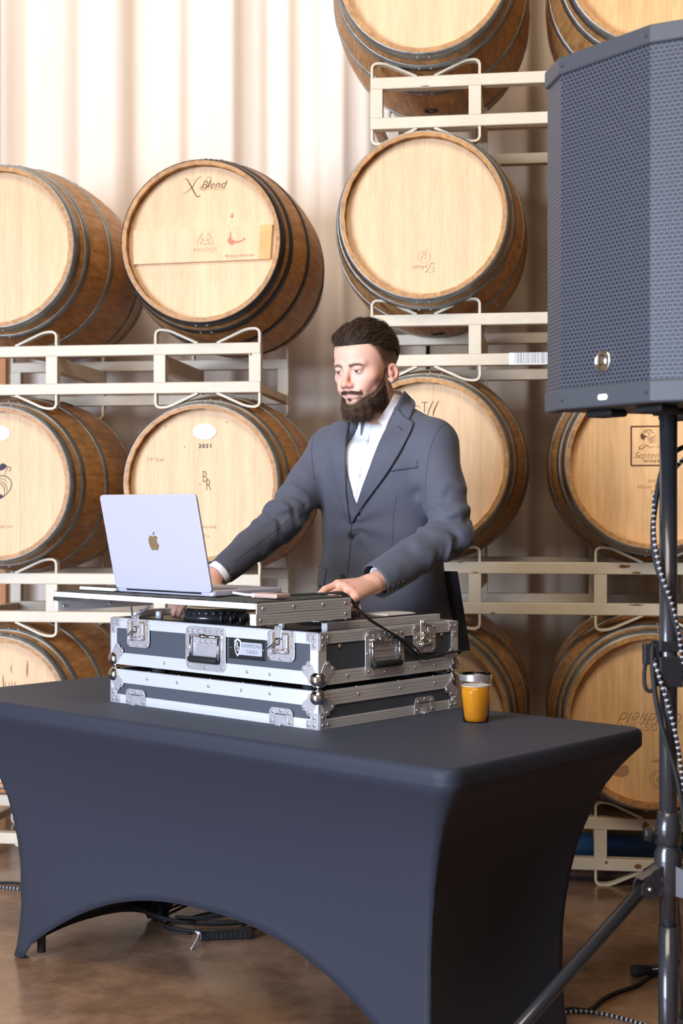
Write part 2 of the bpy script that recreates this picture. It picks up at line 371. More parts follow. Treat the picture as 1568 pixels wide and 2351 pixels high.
for lv, i, lb, kw in specL:
    s = kw['scale']; z = LBASE[lv]+.23+.345
    if lv < 2: z = (LBASE[lv]+.23+LBASE[lv+1]+.052)/2
    kw.setdefault('bung', PI if lv==9 else .35)
    B['L',lv,i] = barrel(place(PL,0,i,.39,z,s), TH, lb, gL, roll=random.uniform(0,.2), **kw)
specR = [
 (0,0,'bottom right-stack barrel seen between the cup and the man\'s jacket hem', dict(scale=1.0)),
 (0,1,'amber-headed bottom barrel behind the speaker pole with upside-down lettering', dict(scale=1.0,head='head_amber')),
 (1,0,'barrel directly behind the man\'s shoulder, with a TW mark on its head', dict(scale=.995)),
 (1,1,'amber barrel behind the speaker pole with a boxed winery emblem', dict(scale=.995,head='head_amber')),
 (2,0,'barrel right of the man\'s head level with a small upside-down red script mark', dict(scale=.975,set_=1)),
 (2,1,'barrel hidden behind the loudspeaker, third level of the right stack', dict(scale=.975)),
 (3,0,'top barrel at the centre with an open bung hole facing down through its rack', dict(scale=1.0,bung=PI+.03)),
 (3,1,'top right barrel above the loudspeaker with an orange oak head and stained sides', dict(scale=1.0,head='head_amber'))]
for lv, i, lb, kw in specR:
    s = kw['scale']
    z = (RBASE[lv]+.23+RBASE[lv+1]+.052)/2 if lv < 3 else RBASE[3]+.23+.335
    kw.setdefault('bung', PI-.05 if lv == 2 else .4)
    B['R',lv,i] = barrel(place(PR,0,i,.38,z,s), TH, lb, gR, roll=random.uniform(0,.2), **kw)
# -------- marks on the heads (drawn in head coordinates, metres from the centre)
YM = HD-.0014
def mark(b, fn, m='ink', flip=False, name='marking', y=None):
    mb = MB(); fn(mb); o = mk(name, mb, M[m], b, loc=(0, YM if y is None else y, RB), rot=(R(90), PI if flip else 0, 0))
    return o
def tx(b, s, size, x, z, m='ink', shear=0, flip=False, sx=1, space=1, weight=0, y=None):
    o = text(s, size, M[m], b, (x, YM if y is None else y, RB+z), (R(90), PI if flip else 0, 0), shear, sx=sx, space=space, weight=weight, name='lettering'); return o
def oval(b, x, z, a, c):
    o = mk('oval_plate', MB().prism([(a*math.cos(2*PI*k/28), c*math.sin(2*PI*k/28)) for k in range(28)], 0, .0025, FR), M['white'], b, loc=(x, YM+.0004, RB+z), label='white enamelled oval plate')
    mb = MB(); stroke(mb, [(-.009,.004),(-.006,-.005),(0,-.008),(.006,-.005),(.009,.004)], .002); stroke(mb,[(-.003,.008),(0,.012),(.003,.008),(0,.004),(-.003,.008)],.001)
    mk('crest', mb, M['ink_soft'], o, loc=(0,-.0028,.006), rot=(R(90),0,0))
    text('NADALIE', .0135, M['ink_faint'], o, (0,-.003,-.014), (R(90),0,0))
    mk('pin', MB().box((-a*.88-.001,-.003,-.001),(-a*.88+.001,-.002,.001)).box((a*.88-.001,-.003,-.001),(a*.88+.001,-.002,.001)), M['ink_soft'], o)
# X blend barrel
b = B['L',2,1]
tx(b,'Blend',.040,.037,.207,'ink',.42,weight=-.0005); tx(b,'LIMITED EDITION',.0085,.038,.190,'ink_faint',space=1.25)
mark(b, lambda m: (stroke(m,[(-.066,.232),(-.055,.226),(-.035,.19),(-.02,.166),(-.008,.172)],.004), stroke(m,[(-.072,.176),(-.04,.20),(-.018,.232),(.0,.236)],.002), stroke(m,[(.0,.208),(-.01,.195),(.008,.19),(.03,.228),(.02,.236),(.008,.22)],.0015)))
cb = mk('crossbar', MB().prism([(-.252,-.073),(.248,-.065),(.256,.058),(-.250,.050)],0,.014,FR), M['head'], b, loc=(0,HD-.0005,RB), bev=.001, label='pale oak bar fixed across the barrel head')
mk('bar_end', MB().prism([(.207,-.0655),(.248,-.065),(.256,.058),(.210,.055)],0,.0008,FR), mat('amber_oak',(.72,.42,.15),.6,nz=(10,.3)), b, loc=(0,HD-.0147,RB), label='amber stained end of the crossbar')
yb = HD-.0160
mark(b, lambda m: [ (stroke(m,[(s*.03+.012,-.012),(s*.024+.012,.01),(s*.016+.012,.024),(s*.010+.012,.03),(s*.018+.012,.034)],.005), stroke(m,[(s*.006+.012,.020),(s*.012+.012,.004),(s*.02+.012,-.010)],.003)) for s in (-1,1)]+[stroke(m,[(-.005,.012),(.012,.006),(.03,.012)],.003), stroke(m,[(-.008,-.002),(.012,-.006),(.032,-.002)],.003),stroke(m,[(-.005,-.011),(.03,-.011)],.002)], 'ink_faint', y=yb)
tx(b,'RADOUX',.019,.012,-.026,'ink_faint',y=yb,space=1.1); mark(b, lambda m: stroke(m,[(-.03,-.037),(.055,-.037)],.0015), 'ink_faint', y=yb)
tx(b,'Signature Exclusive',.014,.135,-.050,'ink_soft',.5,y=yb,weight=-.0002); mark(b, lambda m: stroke(m,[(.10,-.062),(.115,-.058),(.135,-.060)],.001), 'ink_soft', y=yb)
def drips(m):
    m.prism([(.093,.006),(.101,.016),(.103,.034),(.1055,.034),(.106,.014),(.114,.004),(.13,.0),(.148,.005),(.155,.012),(.160,.011),(.153,.003),(.135,-.004),(.118,-.006),(.108,-.013),(.099,-.008)], 0, .0003)
mark(b, drips, 'wine', y=yb)
for pl in ([(.100,.090),(.106,.103),(.109,.103),(.112,.092),(.106,.086)], [(.092,.062),(.096,.064),(.094,.060)], [(.104,.070),(.106,.074),(.106,.066)]): mark(b, lambda m: m.prism(pl,0,.0003), 'wine', name='wine_drop')
# BR barrel
b = B['L',1,1]; oval(b, .008, .190, .044, .029)
tx(b,'2021',.020,.010,.137,'ink_blue',space=1.35,weight=.0006); tx(b,'59 Gal',.021,-.180,.088,'ink_soft',space=1.15,weight=-.0003)
tx(b,'B',.062,.008,.022,'ink',sx=.6,weight=-.0012); tx(b,'R',.062,.022,-.008,'ink',sx=.6,weight=-.0012)
tx(b,'Slavonia',.022,.010,-.160,'ink_soft',space=1.15,weight=-.0003); tx(b,'MT+',.022,.004,-.197,'ink_soft',space=1.15,weight=-.0003)
mark(b, lambda m: [m.prism([(x+.002*math.cos(k*1.05),z+.0025*math.sin(k*1.05)) for k in range(6)],0,.0002) for x,z in ((-.01,-.005),(-.068,.084+.05),(-.14,.21),(.09,.224))], 'ink')
# far left drawing
b = B['L',1,0]; oval(b, .0, .190, .044, .029)
def swirl(m):
    stroke(m,[(.0,.072),(.014,.074),(.022,.064),(.016,.058)],.003); stroke(m,[(.022,.03),(.026,.046),(.036,.062),(.045,.060),(.044,.048),(.036,.050)],.003)
    stroke(m,[(.0,.028),(.02,.030),(.042,.018),(.050,-.002),(.040,-.028),(.02,-.046),(.0,-.058)],.003,taper=False); stroke(m,[(.0,.018),(.018,.018),(.032,.006)],.002)
    stroke(m,[(.0,.010),(.02,.002),(.032,-.016),(.030,-.036)],.0025); stroke(m,[(.0,.002),(.014,-.006),(.022,-.022),(.020,-.044)],.0025)
    for s in (-1,): 
        stroke(m,[(.0,.028),(-.02,.030),(-.042,.018),(-.050,-.002),(-.040,-.028),(-.02,-.046),(.0,-.058)],.003,taper=False)
        stroke(m,[(-.022,.03),(-.026,.046),(-.036,.062),(-.045,.060),(-.044,.048)],.003)
    m.prism([(-.02,.055),(-.018,.078),(.0,.066),(.018,.078),(.034,.066),(.02,.054),(.0,.048)][::-1],0,.0002); m.prism([(-.016,-.05),(.0,-.036),(.018,-.046),(.0,-.06)],0,.0002)
mark(b, swirl, 'ink_blue'); tx(b,'Hungarian',.022,.004,-.160,'ink_soft',space=1.15,weight=-.0003)
# streaks on the low left head
b = B['L',0,0]
mark(b, lambda m: [stroke(m,[(x,z),(x+random.uniform(-.004,.004),z-l/2),(x,z-l)],.004) for x,z,l in [(random.uniform(-.05,.14),random.uniform(.10,.2),random.uniform(.02,.06)) for _ in range(20)]], 'ink_soft')
# upside-down script barrel
b = B['R',2,0]
mark(b, lambda m: (stroke(m,[(.021*math.cos(k*.55)+.0,.021*math.sin(k*.55)-.138) for k in range(13)],.0016,taper=False), stroke(m,[(-.006,-.150),(-.010,-.140),(.0,-.132),(.008,-.128)],.004), stroke(m,[(-.002,-.148),(.006,-.14),(.006,-.124)],.003), stroke(m,[(-.008,-.128),(.0,-.122),(.008,-.124)],.0025),stroke(m,[(.002,-.114),(.01,-.112),(.014,-.116)],.002)), 'ink_faint')
tx(b,'ylvain',.024,-.012,-.173,'ink_soft',.4,flip=True,weight=-.0004)
mark(b, lambda m: (stroke(m,[(.030,-.165),(.036,-.160),(.026,-.160),(.014,-.182),(.004,-.192),(.014,-.188)],.002), stroke(m,[(.018,-.192),(.032,-.190),(.034,-.176),(.024,-.176)],.0015)), 'ink_soft')
# TW
b = B['R',1,0]
tx(b,'T',.056,.002,.188,'ink',sx=.75,weight=-.0012)
mark(b, lambda m: [stroke(m,[(x,.160),(x+.006,.182),(x+.020,.212)],.0035) for x in (.012,.030)]+[stroke(m,[(-.03,.19),(-.02,.196),(-.012,.186)],.002),stroke(m,[(-.02,.14),(.0,.15),(.03,.145)],.003)])
# boxed emblem
b = B['R',1,1]; ex, ez = .0, .055
def emb(m):
    for a, c in (((-.072,.064),(.072,.064)),((.072,.064),(.072,-.066)),((.072,-.066),(-.072,-.066)),((-.072,-.066),(-.072,.064))):
        stroke(m, [(a[0]+ex,a[1]+ez),(c[0]+ex,c[1]+ez)], .005, taper=False)
    m.prism([(ex-.042,ez+.034),(ex-.038,ez+.042),(ex-.030,ez+.036),(ex-.020,ez+.030),(ex-.028,ez+.026),(ex-.030,ez+.018),(ex-.040,ez+.024)],0,.0002)
    stroke(m,[(ex-.036,ez+.040),(ex-.026,ez+.050),(ex-.008,ez+.052),(ex-.004,ez+.044),(ex+.004,ez+.042)],.0025)
    stroke(m,[(ex-.030,ez+.040),(ex-.024,ez+.046),(ex-.014,ez+.044),(ex-.014,ez+.034),(ex-.022,ez+.030)],.002)
    for k in range(4): stroke(m,[(ex-.022+.004*k,ez+.026-.006*k),(ex-.008,ez+.026-.005*k),(ex+.010,ez+.036-.008*k)],.002)
    stroke(m,[(ex-.030,ez+.006),(ex-.044,ez-.004),(ex-.044,ez-.012),(ex-.030,ez-.006),(ex-.022,ez+.002),(ex-.010,ez-.006),(ex+.006,ez-.002)],.0025)
    stroke(m,[(ex+.01,ez-.008),(ex+.03,ez+.01),(ex+.044,ez+.03),(ex+.03,ez+.046)],.002)
mark(b, emb)
tx(b,'September',.030,ex,ez-.032,'ink',.5,weight=-.0006); tx(b,'WINERY',.015,ex,ez-.052,'ink',space=1.2)
tx(b,'2021',.014,ex-.004,ez-.118,'ink_soft'); tx(b,'Haute Futaie',.020,ex,ez-.136,'ink_soft',weight=-.0002); tx(b,'M',.022,ex,ez-.156,'ink_soft')
# upside-down vineyard lettering
b = B['R',0,1]
tx(b,'Goldfield',.056,.0,.008,'ink_soft',.5,flip=True,weight=-.001); tx(b,'LIVINGSTON',.034,.0,-.022,'ink_soft',flip=True,space=1.15,weight=-.0008)
tx(b,'FRANCE',.014,.0,.115,'ink_faint',flip=True); tx(b,'Allier',.02,.02,-.135,'ink_soft',.4,flip=True)
mark(b, lambda m: (stroke(m,[(.03*math.cos(k*.6)+.02,.03*math.sin(k*.6)-.195) for k in range(12)],.002,taper=False), stroke(m,[(.022*math.cos(k*.6)+.02,.022*math.sin(k*.6)-.195) for k in range(12)],.0012,taper=False), stroke(m,[(.02,-.182),(.014,-.195),(.02,-.208),(.026,-.195),(.02,-.182)],.004), stroke(m,[(.012,-.190),(.028,-.190)],.003,taper=False), stroke(m,[(.012,-.199),(.028,-.199)],.003,taper=False)), 'ink_soft')
mark(b, lambda m: m.prism([(-.11,-.155),(-.085,-.150),(-.078,-.165),(-.082,-.182),(-.10,-.190),(-.13,-.185)],0,.0002), 'ink_soft')
# barcode sticker
rk = RR[2]; bx = .475
st = mk('barcode_sticker', MB().box((bx,-.0016,.052),(bx+.14,-.0001,.093)), M['white'], rk, label='white sticker with black barcode')
mb = MB(); x = bx+.019; rr = random.Random(4)
while x < bx+.137:
    wv = rr.choice([.0012,.0012,.0024,.0035]); mb.box((x,-.0019,.056),(min(x+wv,bx+.138),-.0015,.093)); x += wv+rr.choice([.0015,.0025,.004])
mk('barcode', mb, mat('grey_print',(.28,.28,.30),.7), st)
# blue pipe lying in the floor rack on the right
t = thing('blue_pipe', 'thick blue plastic pipe lying inside the floor rack at the lower right', 'pipe', tuple(PR+U*.06+W_*.30), TH)
mk('pipe', MB().lathe([(.048,0),(.055,0),(.055,1.02),(.048,1.02)], 28, Matrix.Translation((0,0,.0555))@Matrix.Rotation(R(90),4,'Y')), mat('blue_pipe', (.035,.13,.36), .45, nz=(6,.5), stretch=(.5,3,3)), t, smooth=True)
mk('pipe_band', MB().lathe([(.0551,0),(.0555,0),(.0555,.03),(.0551,.03)], 28, Matrix.Translation((.55,0,.0555))@Matrix.Rotation(R(90),4,'Y')), M['blackp'], t, smooth=True)
# ================================================================ TABLE, CLOTH, CASE
TZ = .74; TR = R(-42.06); AX = Vector((math.cos(TR), math.sin(TR), 0)); AY = Vector((-math.sin(TR), math.cos(TR), 0))
TO = Vector((.219, 2.884, 0))
def T(x, y, z=TZ): return TO + AX*x + AY*y + Vector((0,0,z))
def TL(p): d = Vector(p)-TO; return Vector((d.dot(AX), d.dot(AY), p[2]))
TLn, TD = 1.83, .76
# folding table (mostly under its cover)
t = thing('folding_table', 'folding table under the black stretch cover, legs showing in the front arch', 'table', tuple(T(-TLn/2, TD/2, 0)), TR)
mk('tabletop', MB().prism(rrect(TLn-.03, TD-.03, .03), TZ-.042, TZ-.006), M['white'], t)
for sx in (-1, 1):
    x = sx*(TLn/2-.235)
    for sy in (-1, 1):
        mk('leg', MB().tube([(x,sy*(TD/2-.17),.012),(x,sy*(TD/2-.17),TZ-.05)], .0125, 10), M['blackm'], t, smooth=True)
    for z in (.10,.5): mk('cross_bar', MB().tube([(x,-(TD/2-.17),z),(x,(TD/2-.17),z)], .011, 8), M['blackm'], t, smooth=True)
mk('brace', MB().tube([(-.72,0,.45),(-.35,0,TZ-.05)],.009,8).tube([(.72,0,.45),(.35,0,TZ-.05)],.009,8), M['blackm'], t, smooth=True)
# stretch cover
cloth = mat('black_spandex', (.026,.029,.042), .55, bump=.15, bscale=900, sheen=.03, spec=.25)
def cover():
    L2, D2, rc = TLn/2+.004, TD/2+.004, .035
    per = []   # (corner base xy direction data)
    def side(a, b, n):   # a,b corner signs
        for k in range(n):
            u = k/n; per.append((a, b, u))
    cs = [(-1,-1),(1,-1),(1,1),(-1,1)]
    cols = []
    for k in range(4):
        a, b = cs[k], cs[(k+1)%4]; long_ = (k % 2 == 0); n = 72 if long_ else 40
        Ls = (2*L2 if long_ else 2*D2)
        for i in range(n):
            s = i/n
            cols.append((a, b, s, long_))
    vs = [0,.004,.012,.03,.06,.085,.10,.13,.17,.22,.28,.35,.42,.5,.58,.66,.74,.82,.9,.96,1.0]
    P = []
    ft_d = .124; fl_ = lambda sg: .196 if sg < 0 else .150
    for (a, b, s, long_) in cols:
        A = Vector((a[0]*L2, a[1]*D2, 0)); Bc = Vector((b[0]*L2, b[1]*D2, 0))
        # rounded corner on the rim
        p = A.lerp(Bc, s); q = Vector((max(-L2+rc,min(L2-rc,p.x)), max(-D2+rc,min(D2-rc,p.y)), 0)); d = p-q
        rim = q+d.normalized()*rc if d.length > rc and abs(d.x) > 1e-6 and abs(d.y) > 1e-6 else p
        Af = Vector((a[0]*(L2-fl_(a[0])), a[1]*(D2-ft_d), 0)); Bf = Vector((b[0]*(L2-fl_(b[0])), b[1]*(D2-ft_d), 0))
        foot = Af.lerp(Bf, s)
        # flat tab for the foot pockets near the corners
        e = min(s, 1-s)*(Bf-Af).length
        arc = 1-abs(2*s-1)**2.4
        hem = (.262 if long_ else .06)*arc
        if e < .045: hem *= .25*e/.045
        col = []
        for v in vs:
            z = TZ+.002
            if v <= .03:      # rounding of the rim
                r_ = .010; tt = v/.03*PI/2; col.append((rim.x-(1-math.sin(tt))*r_*(1 if rim.x>0 else -1)*(0 if abs(abs(rim.x)-L2)>.03 else 1), rim.y-(1-math.sin(tt))*r_*(1 if rim.y>0 else -1)*(0 if abs(abs(rim.y)-D2)>.03 else 1), z-(1-math.cos(tt))*r_)); continue
            if v <= .10:
                z0 = z-.010-(v-.03)/.07*.030; col.append((rim.x, rim.y, z0)); continue
            u = (v-.10)/.90
            zt = z-.040; zz = zt+(hem-zt)*u
            h = 1-(zz/zt)     # 0 at the rim, 1 at the floor
            f = float(np.interp(h, [0,.06,.13,.2,.33,.46,.6,.8,.93,1], [0,.24,.46,.62,.84,.96,1.04,1.05,1.01,.95]))   # concave: pulls in fast, then hangs
            pull = f
            pos = rim.lerp(foot, pull)
            mid = (1-abs(2*s-1)**2)*math.sin(PI*min(1,h))*.035   # the flat spans draw inwards
            nrm = Vector((0, 1 if a[1]<0 else -1, 0)) if long_ else Vector((-1 if a[0]>0 else 1, 0, 0))
            pos = pos+nrm*mid
            col.append((pos.x, pos.y, max(.003, zz)))
        P.append(col)
    P.append(P[0]); mb = MB()
    nv = len(vs); V = [p for c in P[:-1] for p in c]; nc = len(P)-1
    mb.add(V, [(i*nv+j, ((i+1)%nc)*nv+j, ((i+1)%nc)*nv+j+1, i*nv+j+1)[::-1] for i in range(nc) for j in range(nv-1)])
    mb.f.append(tuple(i*nv for i in range(nc)))
    return mb
o = mk('tablecloth', cover(), cloth, smooth=True, loc=tuple(T(-TLn/2, TD/2, 0)), rot=(0,0,TR), solid=.0014)
tag(o, 'black stretch table cover pulled tight to the feet with an arched hem', 'tablecloth')
def along(face, s):   # helper for small things on the cover
    return None
# ---------------- flight case
CL, CD = .77, .535
CO = T(-.555, .207, TZ+.002)
def face_M(side, x, z, off=0):
    """drawing xy plane -> case face; front: faces -y at y=0 ; right: faces +x at x=0; local case coords"""
    if side == 'front': return Matrix.Translation((x, -off, z)) @ FR
    if side == 'left': return Matrix.Translation((-CL-off, x, z)) @ Matrix.Rotation(R(-90),4,'Z') @ FR
    if side == 'back': return Matrix.Translation((x, CD+off, z)) @ Matrix.Rotation(R(180),4,'Z') @ FR
    return Matrix.Translation((off, x, z)) @ Matrix.Rotation(R(90),4,'Z') @ FR
SMALLRIV = mesh('rivet', MB().lathe([(.0042,0),(.004,.0012),(.0025,.0022),(0,.0025)], 10)); SMALLRIV.materials.append(M['rivet'])
for p in SMALLRIV.polygons: p.use_smooth = True
def riv(parent, Mx, x=0, y=0, z=0):
    o = bpy.data.objects.new('rivet', SMALLRIV); C.objects.link(o); o.parent = parent; o.matrix_local = Mx @ Matrix.Translation((x,y,z)); return o
def extr(a, b, n, up, wd, nrm, steps=4):
    """ribbed extrusion between a and b, width wd along up, thickness along nrm"""
    mb = MB(); a, b, up, nrm = Vector(a), Vector(b), Vector(up), Vector(nrm)
    prof = [(0,0)]
    for k in range(steps):
        w0 = wd*k/steps; w1 = wd*(k+1)/steps
        prof += [(w0+(.0008 if k else 0), .0030), (w1-.0012, .0030), (w1-.0012, .0019), (w1 if k==steps-1 else w1+.0008-.0004, .0019)]
    prof = [(0,.0)]+[p for p in prof[1:]]+[(wd,0)]
    V = [a+up*u+nrm*t_ for u,t_ in prof]+[b+up*u+nrm*t_ for u,t_ in prof]; k = len(prof)
    mb.add(V, [(i,i+1,k+i+1,k+i) for i in range(k-1)]+[tuple(range(k))[::-1], tuple(range(k,2*k))]); return mb
def plate_outline(kind):
    return None
def corner_piece(par, cx, cy, z, zsgn, label=None):
    """ball corner: butterfly plates on both faces and a chrome ball. cx 0/-CL, cy 0/CD"""
    sx = 1 if cx == 0 else -1; sy = -1 if cy == 0 else 1
    leaf = [(.004,.004),(.004,.030),(.014,.048),(.022,.057),(.030,.058),(.036,.053),(.037,.047),(.046,.046),(.052,.040),(.051,.031),(.044,.025),(.034,.018),(.030,.010),(.030,.004)]
    s1 = 'front' if cy == 0 else 'back'; s2 = 'right' if cx == 0 else 'left'
    mb = MB()
    for s in (s1, s2):
        Mx = face_M(s, cx if s in ('front','back') else cy, z, .0032)
        if s == 'front': d = 1 if cx < 0 else -1
        elif s == 'back': d = -1 if cx < 0 else 1
        elif s == 'right': d = 1 if cy == 0 else -1
        else: d = -1 if cy == 0 else 1
        poly = [(d*x, zsgn*y) for x, y in leaf]
        if d*zsgn > 0: poly = poly[::-1]
        mb.prism(poly, 0, .0016, Mx)
    o = mk('corner_plate', mb, M['steel'], par, bev=.0004)
    for s in (s1, s2):
        Mx = face_M(s, cx if s in ('front','back') else cy, z, .0048)
        d = {'front': 1 if cx<0 else -1, 'back': -1 if cx<0 else 1, 'right': 1 if cy==0 else -1, 'left': -1 if cy==0 else 1}[s]
        for x, y in ((.026,.050),(.045,.038)): riv(o, Mx, d*x, zsgn*y)
    r = .0215
    prof = [(r*math.sin(a), -r*math.cos(a)) for a in [PI*k/12 for k in range(13)]]
    c = Vector((cx-sx*.008, cy-sy*.008, z+zsgn*.014))
    mk('ball_corner', MB().lathe(prof, 22, Matrix.Translation(c)), M['chrome'], par, smooth=True, label='polished ball corner')
    return o
def angle_bracket(par, cx, cy, z, zsgn):
    s1 = 'front' if cy == 0 else 'back'; s2 = 'right' if cx == 0 else 'left'; mb = MB(); o = None
    L_ = [(0,0),(.037,0),(.037,-.022),(.021,-.022),(.021,-.040),(0,-.040)]
    pl = []
    for s in (s1, s2):
        Mx = face_M(s, cx if s in ('front','back') else cy, z, .0032)
        d = {'front': 1 if cx<0 else -1, 'back': -1 if cx<0 else 1, 'right': 1 if cy==0 else -1, 'left': -1 if cy==0 else 1}[s]
        poly = [(d*x, zsgn*y) for x, y in L_]
        if d*zsgn > 0: poly = poly[::-1]
        mb.prism(poly, 0, .0014, Mx); pl.append((Mx, d))
    o = mk('corner_bracket', mb, M['steel'], par, bev=.0003)
    for Mx, d in pl:
        for x, y in ((.010,-.011),(.028,-.011),(.010,-.029)): riv(o, Mx, d*x, zsgn*y, .0014)
def latch(par, side, x, z, up=True):
    """butterfly latch: dished plate, hasp, twist wing; x,z = centre of plate (face coords)"""
    w_, h = .092, .076; Mx = face_M(side, x, z, .0030)
    mb = MB(); mb.ring(rrect(w_,h,.014,3), rrect(w_-.030,h-.024,.010,3,0,.006), 0, .0026, Mx)
    o = mk('latch_plate', mb, M['steel'], par, bev=.0005)
    for u, v in ((-.039,.028),(.039,.028),(-.036,-.030),(0,-.032),(.036,-.030),(-.040,0),(.040,0)): riv(o, Mx, u, v, .0026)
    dish = MB(); dish.prism(rrect(w_-.030,h-.024,.010,3,0,.006), .0001, .0008, Mx); mk('dish', dish, M['brass'], o)
    b = MB(); b.box((-.018,-.008,.001),(.004,.048,.0045), Mx).box((-.015,.040,.001),(.002,.046,.010), Mx)
    mk('hasp', b, M['steel'], o, bev=.0008)
    b = MB(); b.box((.008,-.006,.001),(.024,.028,.006), Mx); mk('spring_block', b, M['steel'], o, bev=.002)
    b = MB(); b.lathe([(.010,.004),(.010,.009),(.005,.012),(0,.0125)], 16, Mx@Matrix.Translation((-.007,.010,0))); b.tube([Mx@Vector((-.034,-.008,.014)), Mx@Vector((-.007,.010,.012)), Mx@Vector((.006,.020,.011))], [.0022,.0045,.002], 8)
    mk('wing', b, M['chrome'], o, smooth=True)
    b = MB()
    for k in range(6): b.lathe([(.0065,-.0015),(.0075,0),(.0065,.0015)], 12, Mx@Matrix.Translation((-.024+.005*(k%2),-.014-.0*(k),.004+.001*k))@Matrix.Rotation(R(90),4,'Y'))
    b.tube([Mx@Vector((-.026,-.015,.004)), Mx@Vector((.024,-.015,.004))], .0036, 8)
    b.tube([Mx@Vector((.020,-.016,.0035)), Mx@Vector((.020,-.004,.0035))], .006, 10)
    mk('spring', b, M['steel'], o, smooth=True)
def catch(par, side, x, z):
    w_, h = .080, .042; Mx = face_M(side, x, z, .0030)
    arch = lambda a, b, r, y0: [(-a,y0),(-a,b-r)]+[(-a+r-r*math.cos(R(90*k/4)), b-r+r*math.sin(R(90*k/4))) for k in range(1,5)]+[(a-r+r*math.sin(R(90*k/4)), b-r+r*math.cos(R(90*k/4))) for k in range(0,4)]+[(a,b-r),(a,y0)]
    O = arch(w_/2, h/2, .014, -h/2); I = arch(w_/2-.017, h/2-.014, .008, -h/2)
    mb = MB(); n = len(O); V = [Mx@Vector((p[0],p[1],zz)) for zz in (0,.0026) for P in (O,I) for p in P]; Fc = []
    for i in range(n-1): j = i+1; Fc += [(i,j,n+j,n+i),(2*n+i,3*n+i,3*n+j,2*n+j),(i,2*n+i,2*n+j,j),(n+i,n+j,3*n+j,3*n+i)]
    Fc += [(0,n,3*n,2*n),(n-1,3*n-1,4*n-1,2*n-1)]
    mb.add(V, Fc); o = mk('catch_plate', mb, M['steel'], par)
    for u, v in ((-.031,-.012),(-.027,.010),(0,.0145),(.027,.010),(.031,-.012)): riv(o, Mx, u, v, .0026)
    mk('keeper', MB().box((-.022,-.020,.0002),(.022,.004,.0015), Mx).box((-.012,-.016,.0015),(.010,-.008,.003), Mx), M['steel'], o, bev=.0005)
    mk('hook', MB().box((-.012,-.0215,.0),(.006,-.0165,.012), Mx), M['steel'], o, bev=.001)
def handle(par, side, x, z):
    w_, h = .150, .112; Mx = face_M(side, x, z, .0030)
    mb = MB(); mb.ring(rrect(w_,h,.018,4), rrect(w_-.038,h-.034,.010,4,0,-.001), 0, .0026, Mx)
    o = mk('handle_plate', mb, M['steel'], par, bev=.0006)
    for u, v in ((-.064,.045),(0,.048),(.064,.045),(-.067,0),(.067,0),(-.062,-.044),(0,-.048),(.062,-.044)): riv(o, Mx, u, v, .0026)
    for u in (-.045,-.022,.020,.045): riv(o, Mx, u, .044, .0026)
    mk('dish', MB().prism(rrect(w_-.038,h-.034,.010,4,0,-.001), .0001, .0006, Mx).box((-.044,.006,.0006),(.048,.009,.0022), Mx).box((-.044,-.012,.0006),(.048,-.009,.0018), Mx), M['steel'], o)
    for u in (-.040,-.018,.004,.026): riv(o, Mx, u, .018, .0006)
    b = MB(); b.tube([Mx@Vector((-.058,.032,.0045)), Mx@Vector((.058,.032,.0045))], .0042, 10).tube([Mx@Vector((-.028,.032,.0045)), Mx@Vector((.004,.032,.0045))], .0056, 10)
    for u in (-.052,.052): b.tube([Mx@Vector((u,.032,.005)), Mx@Vector((u,.0,.007)), Mx@Vector((u*.98,-.026,.008))], .0034, 8)
    mk('handle_bail', b, M['chrome'], o, smooth=True)
    mk('grip', MB().lathe([(0,-.053),(.0075,-.053),(.0088,-.050),(.0088,.050),(.0075,.053),(0,.053)], 16, Mx@Matrix.Translation((0,-.028,.0095))@Matrix.Rotation(R(90),4,'Y')), M['rubber'], o, smooth=True, label='black rubber grip')
def case_box(par, z0, z1, tw, bw, open_top):
    """four panels, edges, verticals"""
    t_ = .009
    pan = [((-CL,0),(0,t_)),((-CL,CD-t_),(0,CD)),((-CL,0),(-CL+t_,CD)),((-t_,0),(0,CD))]
    for a, b in pan: mk('side_panel', MB().box((a[0],a[1],z0),(b[0],b[1],z1)), M['lamin'], par)
    for side, a, b, n in (('f',(-CL,0),(0,0),(0,-1,0)),('b',(0,CD),(-CL,CD),(0,1,0)),('l',(-CL,CD),(-CL,0),(-1,0,0)),('r',(0,0),(0,CD),(1,0,0))):
        for zz, wd in ((z0,bw),(z1-tw,tw)):
            mk('edge_extrusion', extr((a[0],a[1],zz),(b[0],b[1],zz),0,(0,0,1),wd,n), M['alu'], par)
        if True: # top lip
            pass
    for a, b in pan:
        mk('rim', MB().box((a[0]-.002,a[1]-.002,z1),(b[0]+.002,b[1]+.002,z1+.0018)), M['alu'], par, bev=.0008)
    for cx, cy in ((0,0),(-CL,0),(0,CD),(-CL,CD)):
        sx = -1 if cx == 0 else 1; sy = 1 if cy == 0 else -1
        mb = MB(); x0, x1 = sorted((cx-sx*.0034, cx+sx*.024)); y0, y1 = sorted((cy-sy*.0034, cy-sy*.0002)); mb.box((x0,y0,z0),(x1,y1,z1))
        y0, y1 = sorted((cy-sy*.0034, cy+sy*.024)); x0, x1 = sorted((cx-sx*.0034, cx-sx*.0002)); mb.box((x0,y0,z0),(x1,y1,z1))
        mk('corner_post', mb, M['alu'], par)
lid = thing('case_lid', 'lid of the mixing case, lying flat on the black cover under the case', 'case lid', tuple(CO), TR)
H0 = .090
case_box(lid, 0, H0, .034, .024, False)
mk('lid_deck', MB().box((-CL+.009,.009,.060),(-.009,CD-.009,.070)), M['rubber'], lid)
for cx, cy in ((0,0),(-CL,0),(0,CD),(-CL,CD)): corner_piece(lid, cx, cy, H0, -1); angle_bracket(lid, cx, cy, 0.0, -1)
for x in (-.665,-.120): catch(lid, 'front', x, .022)
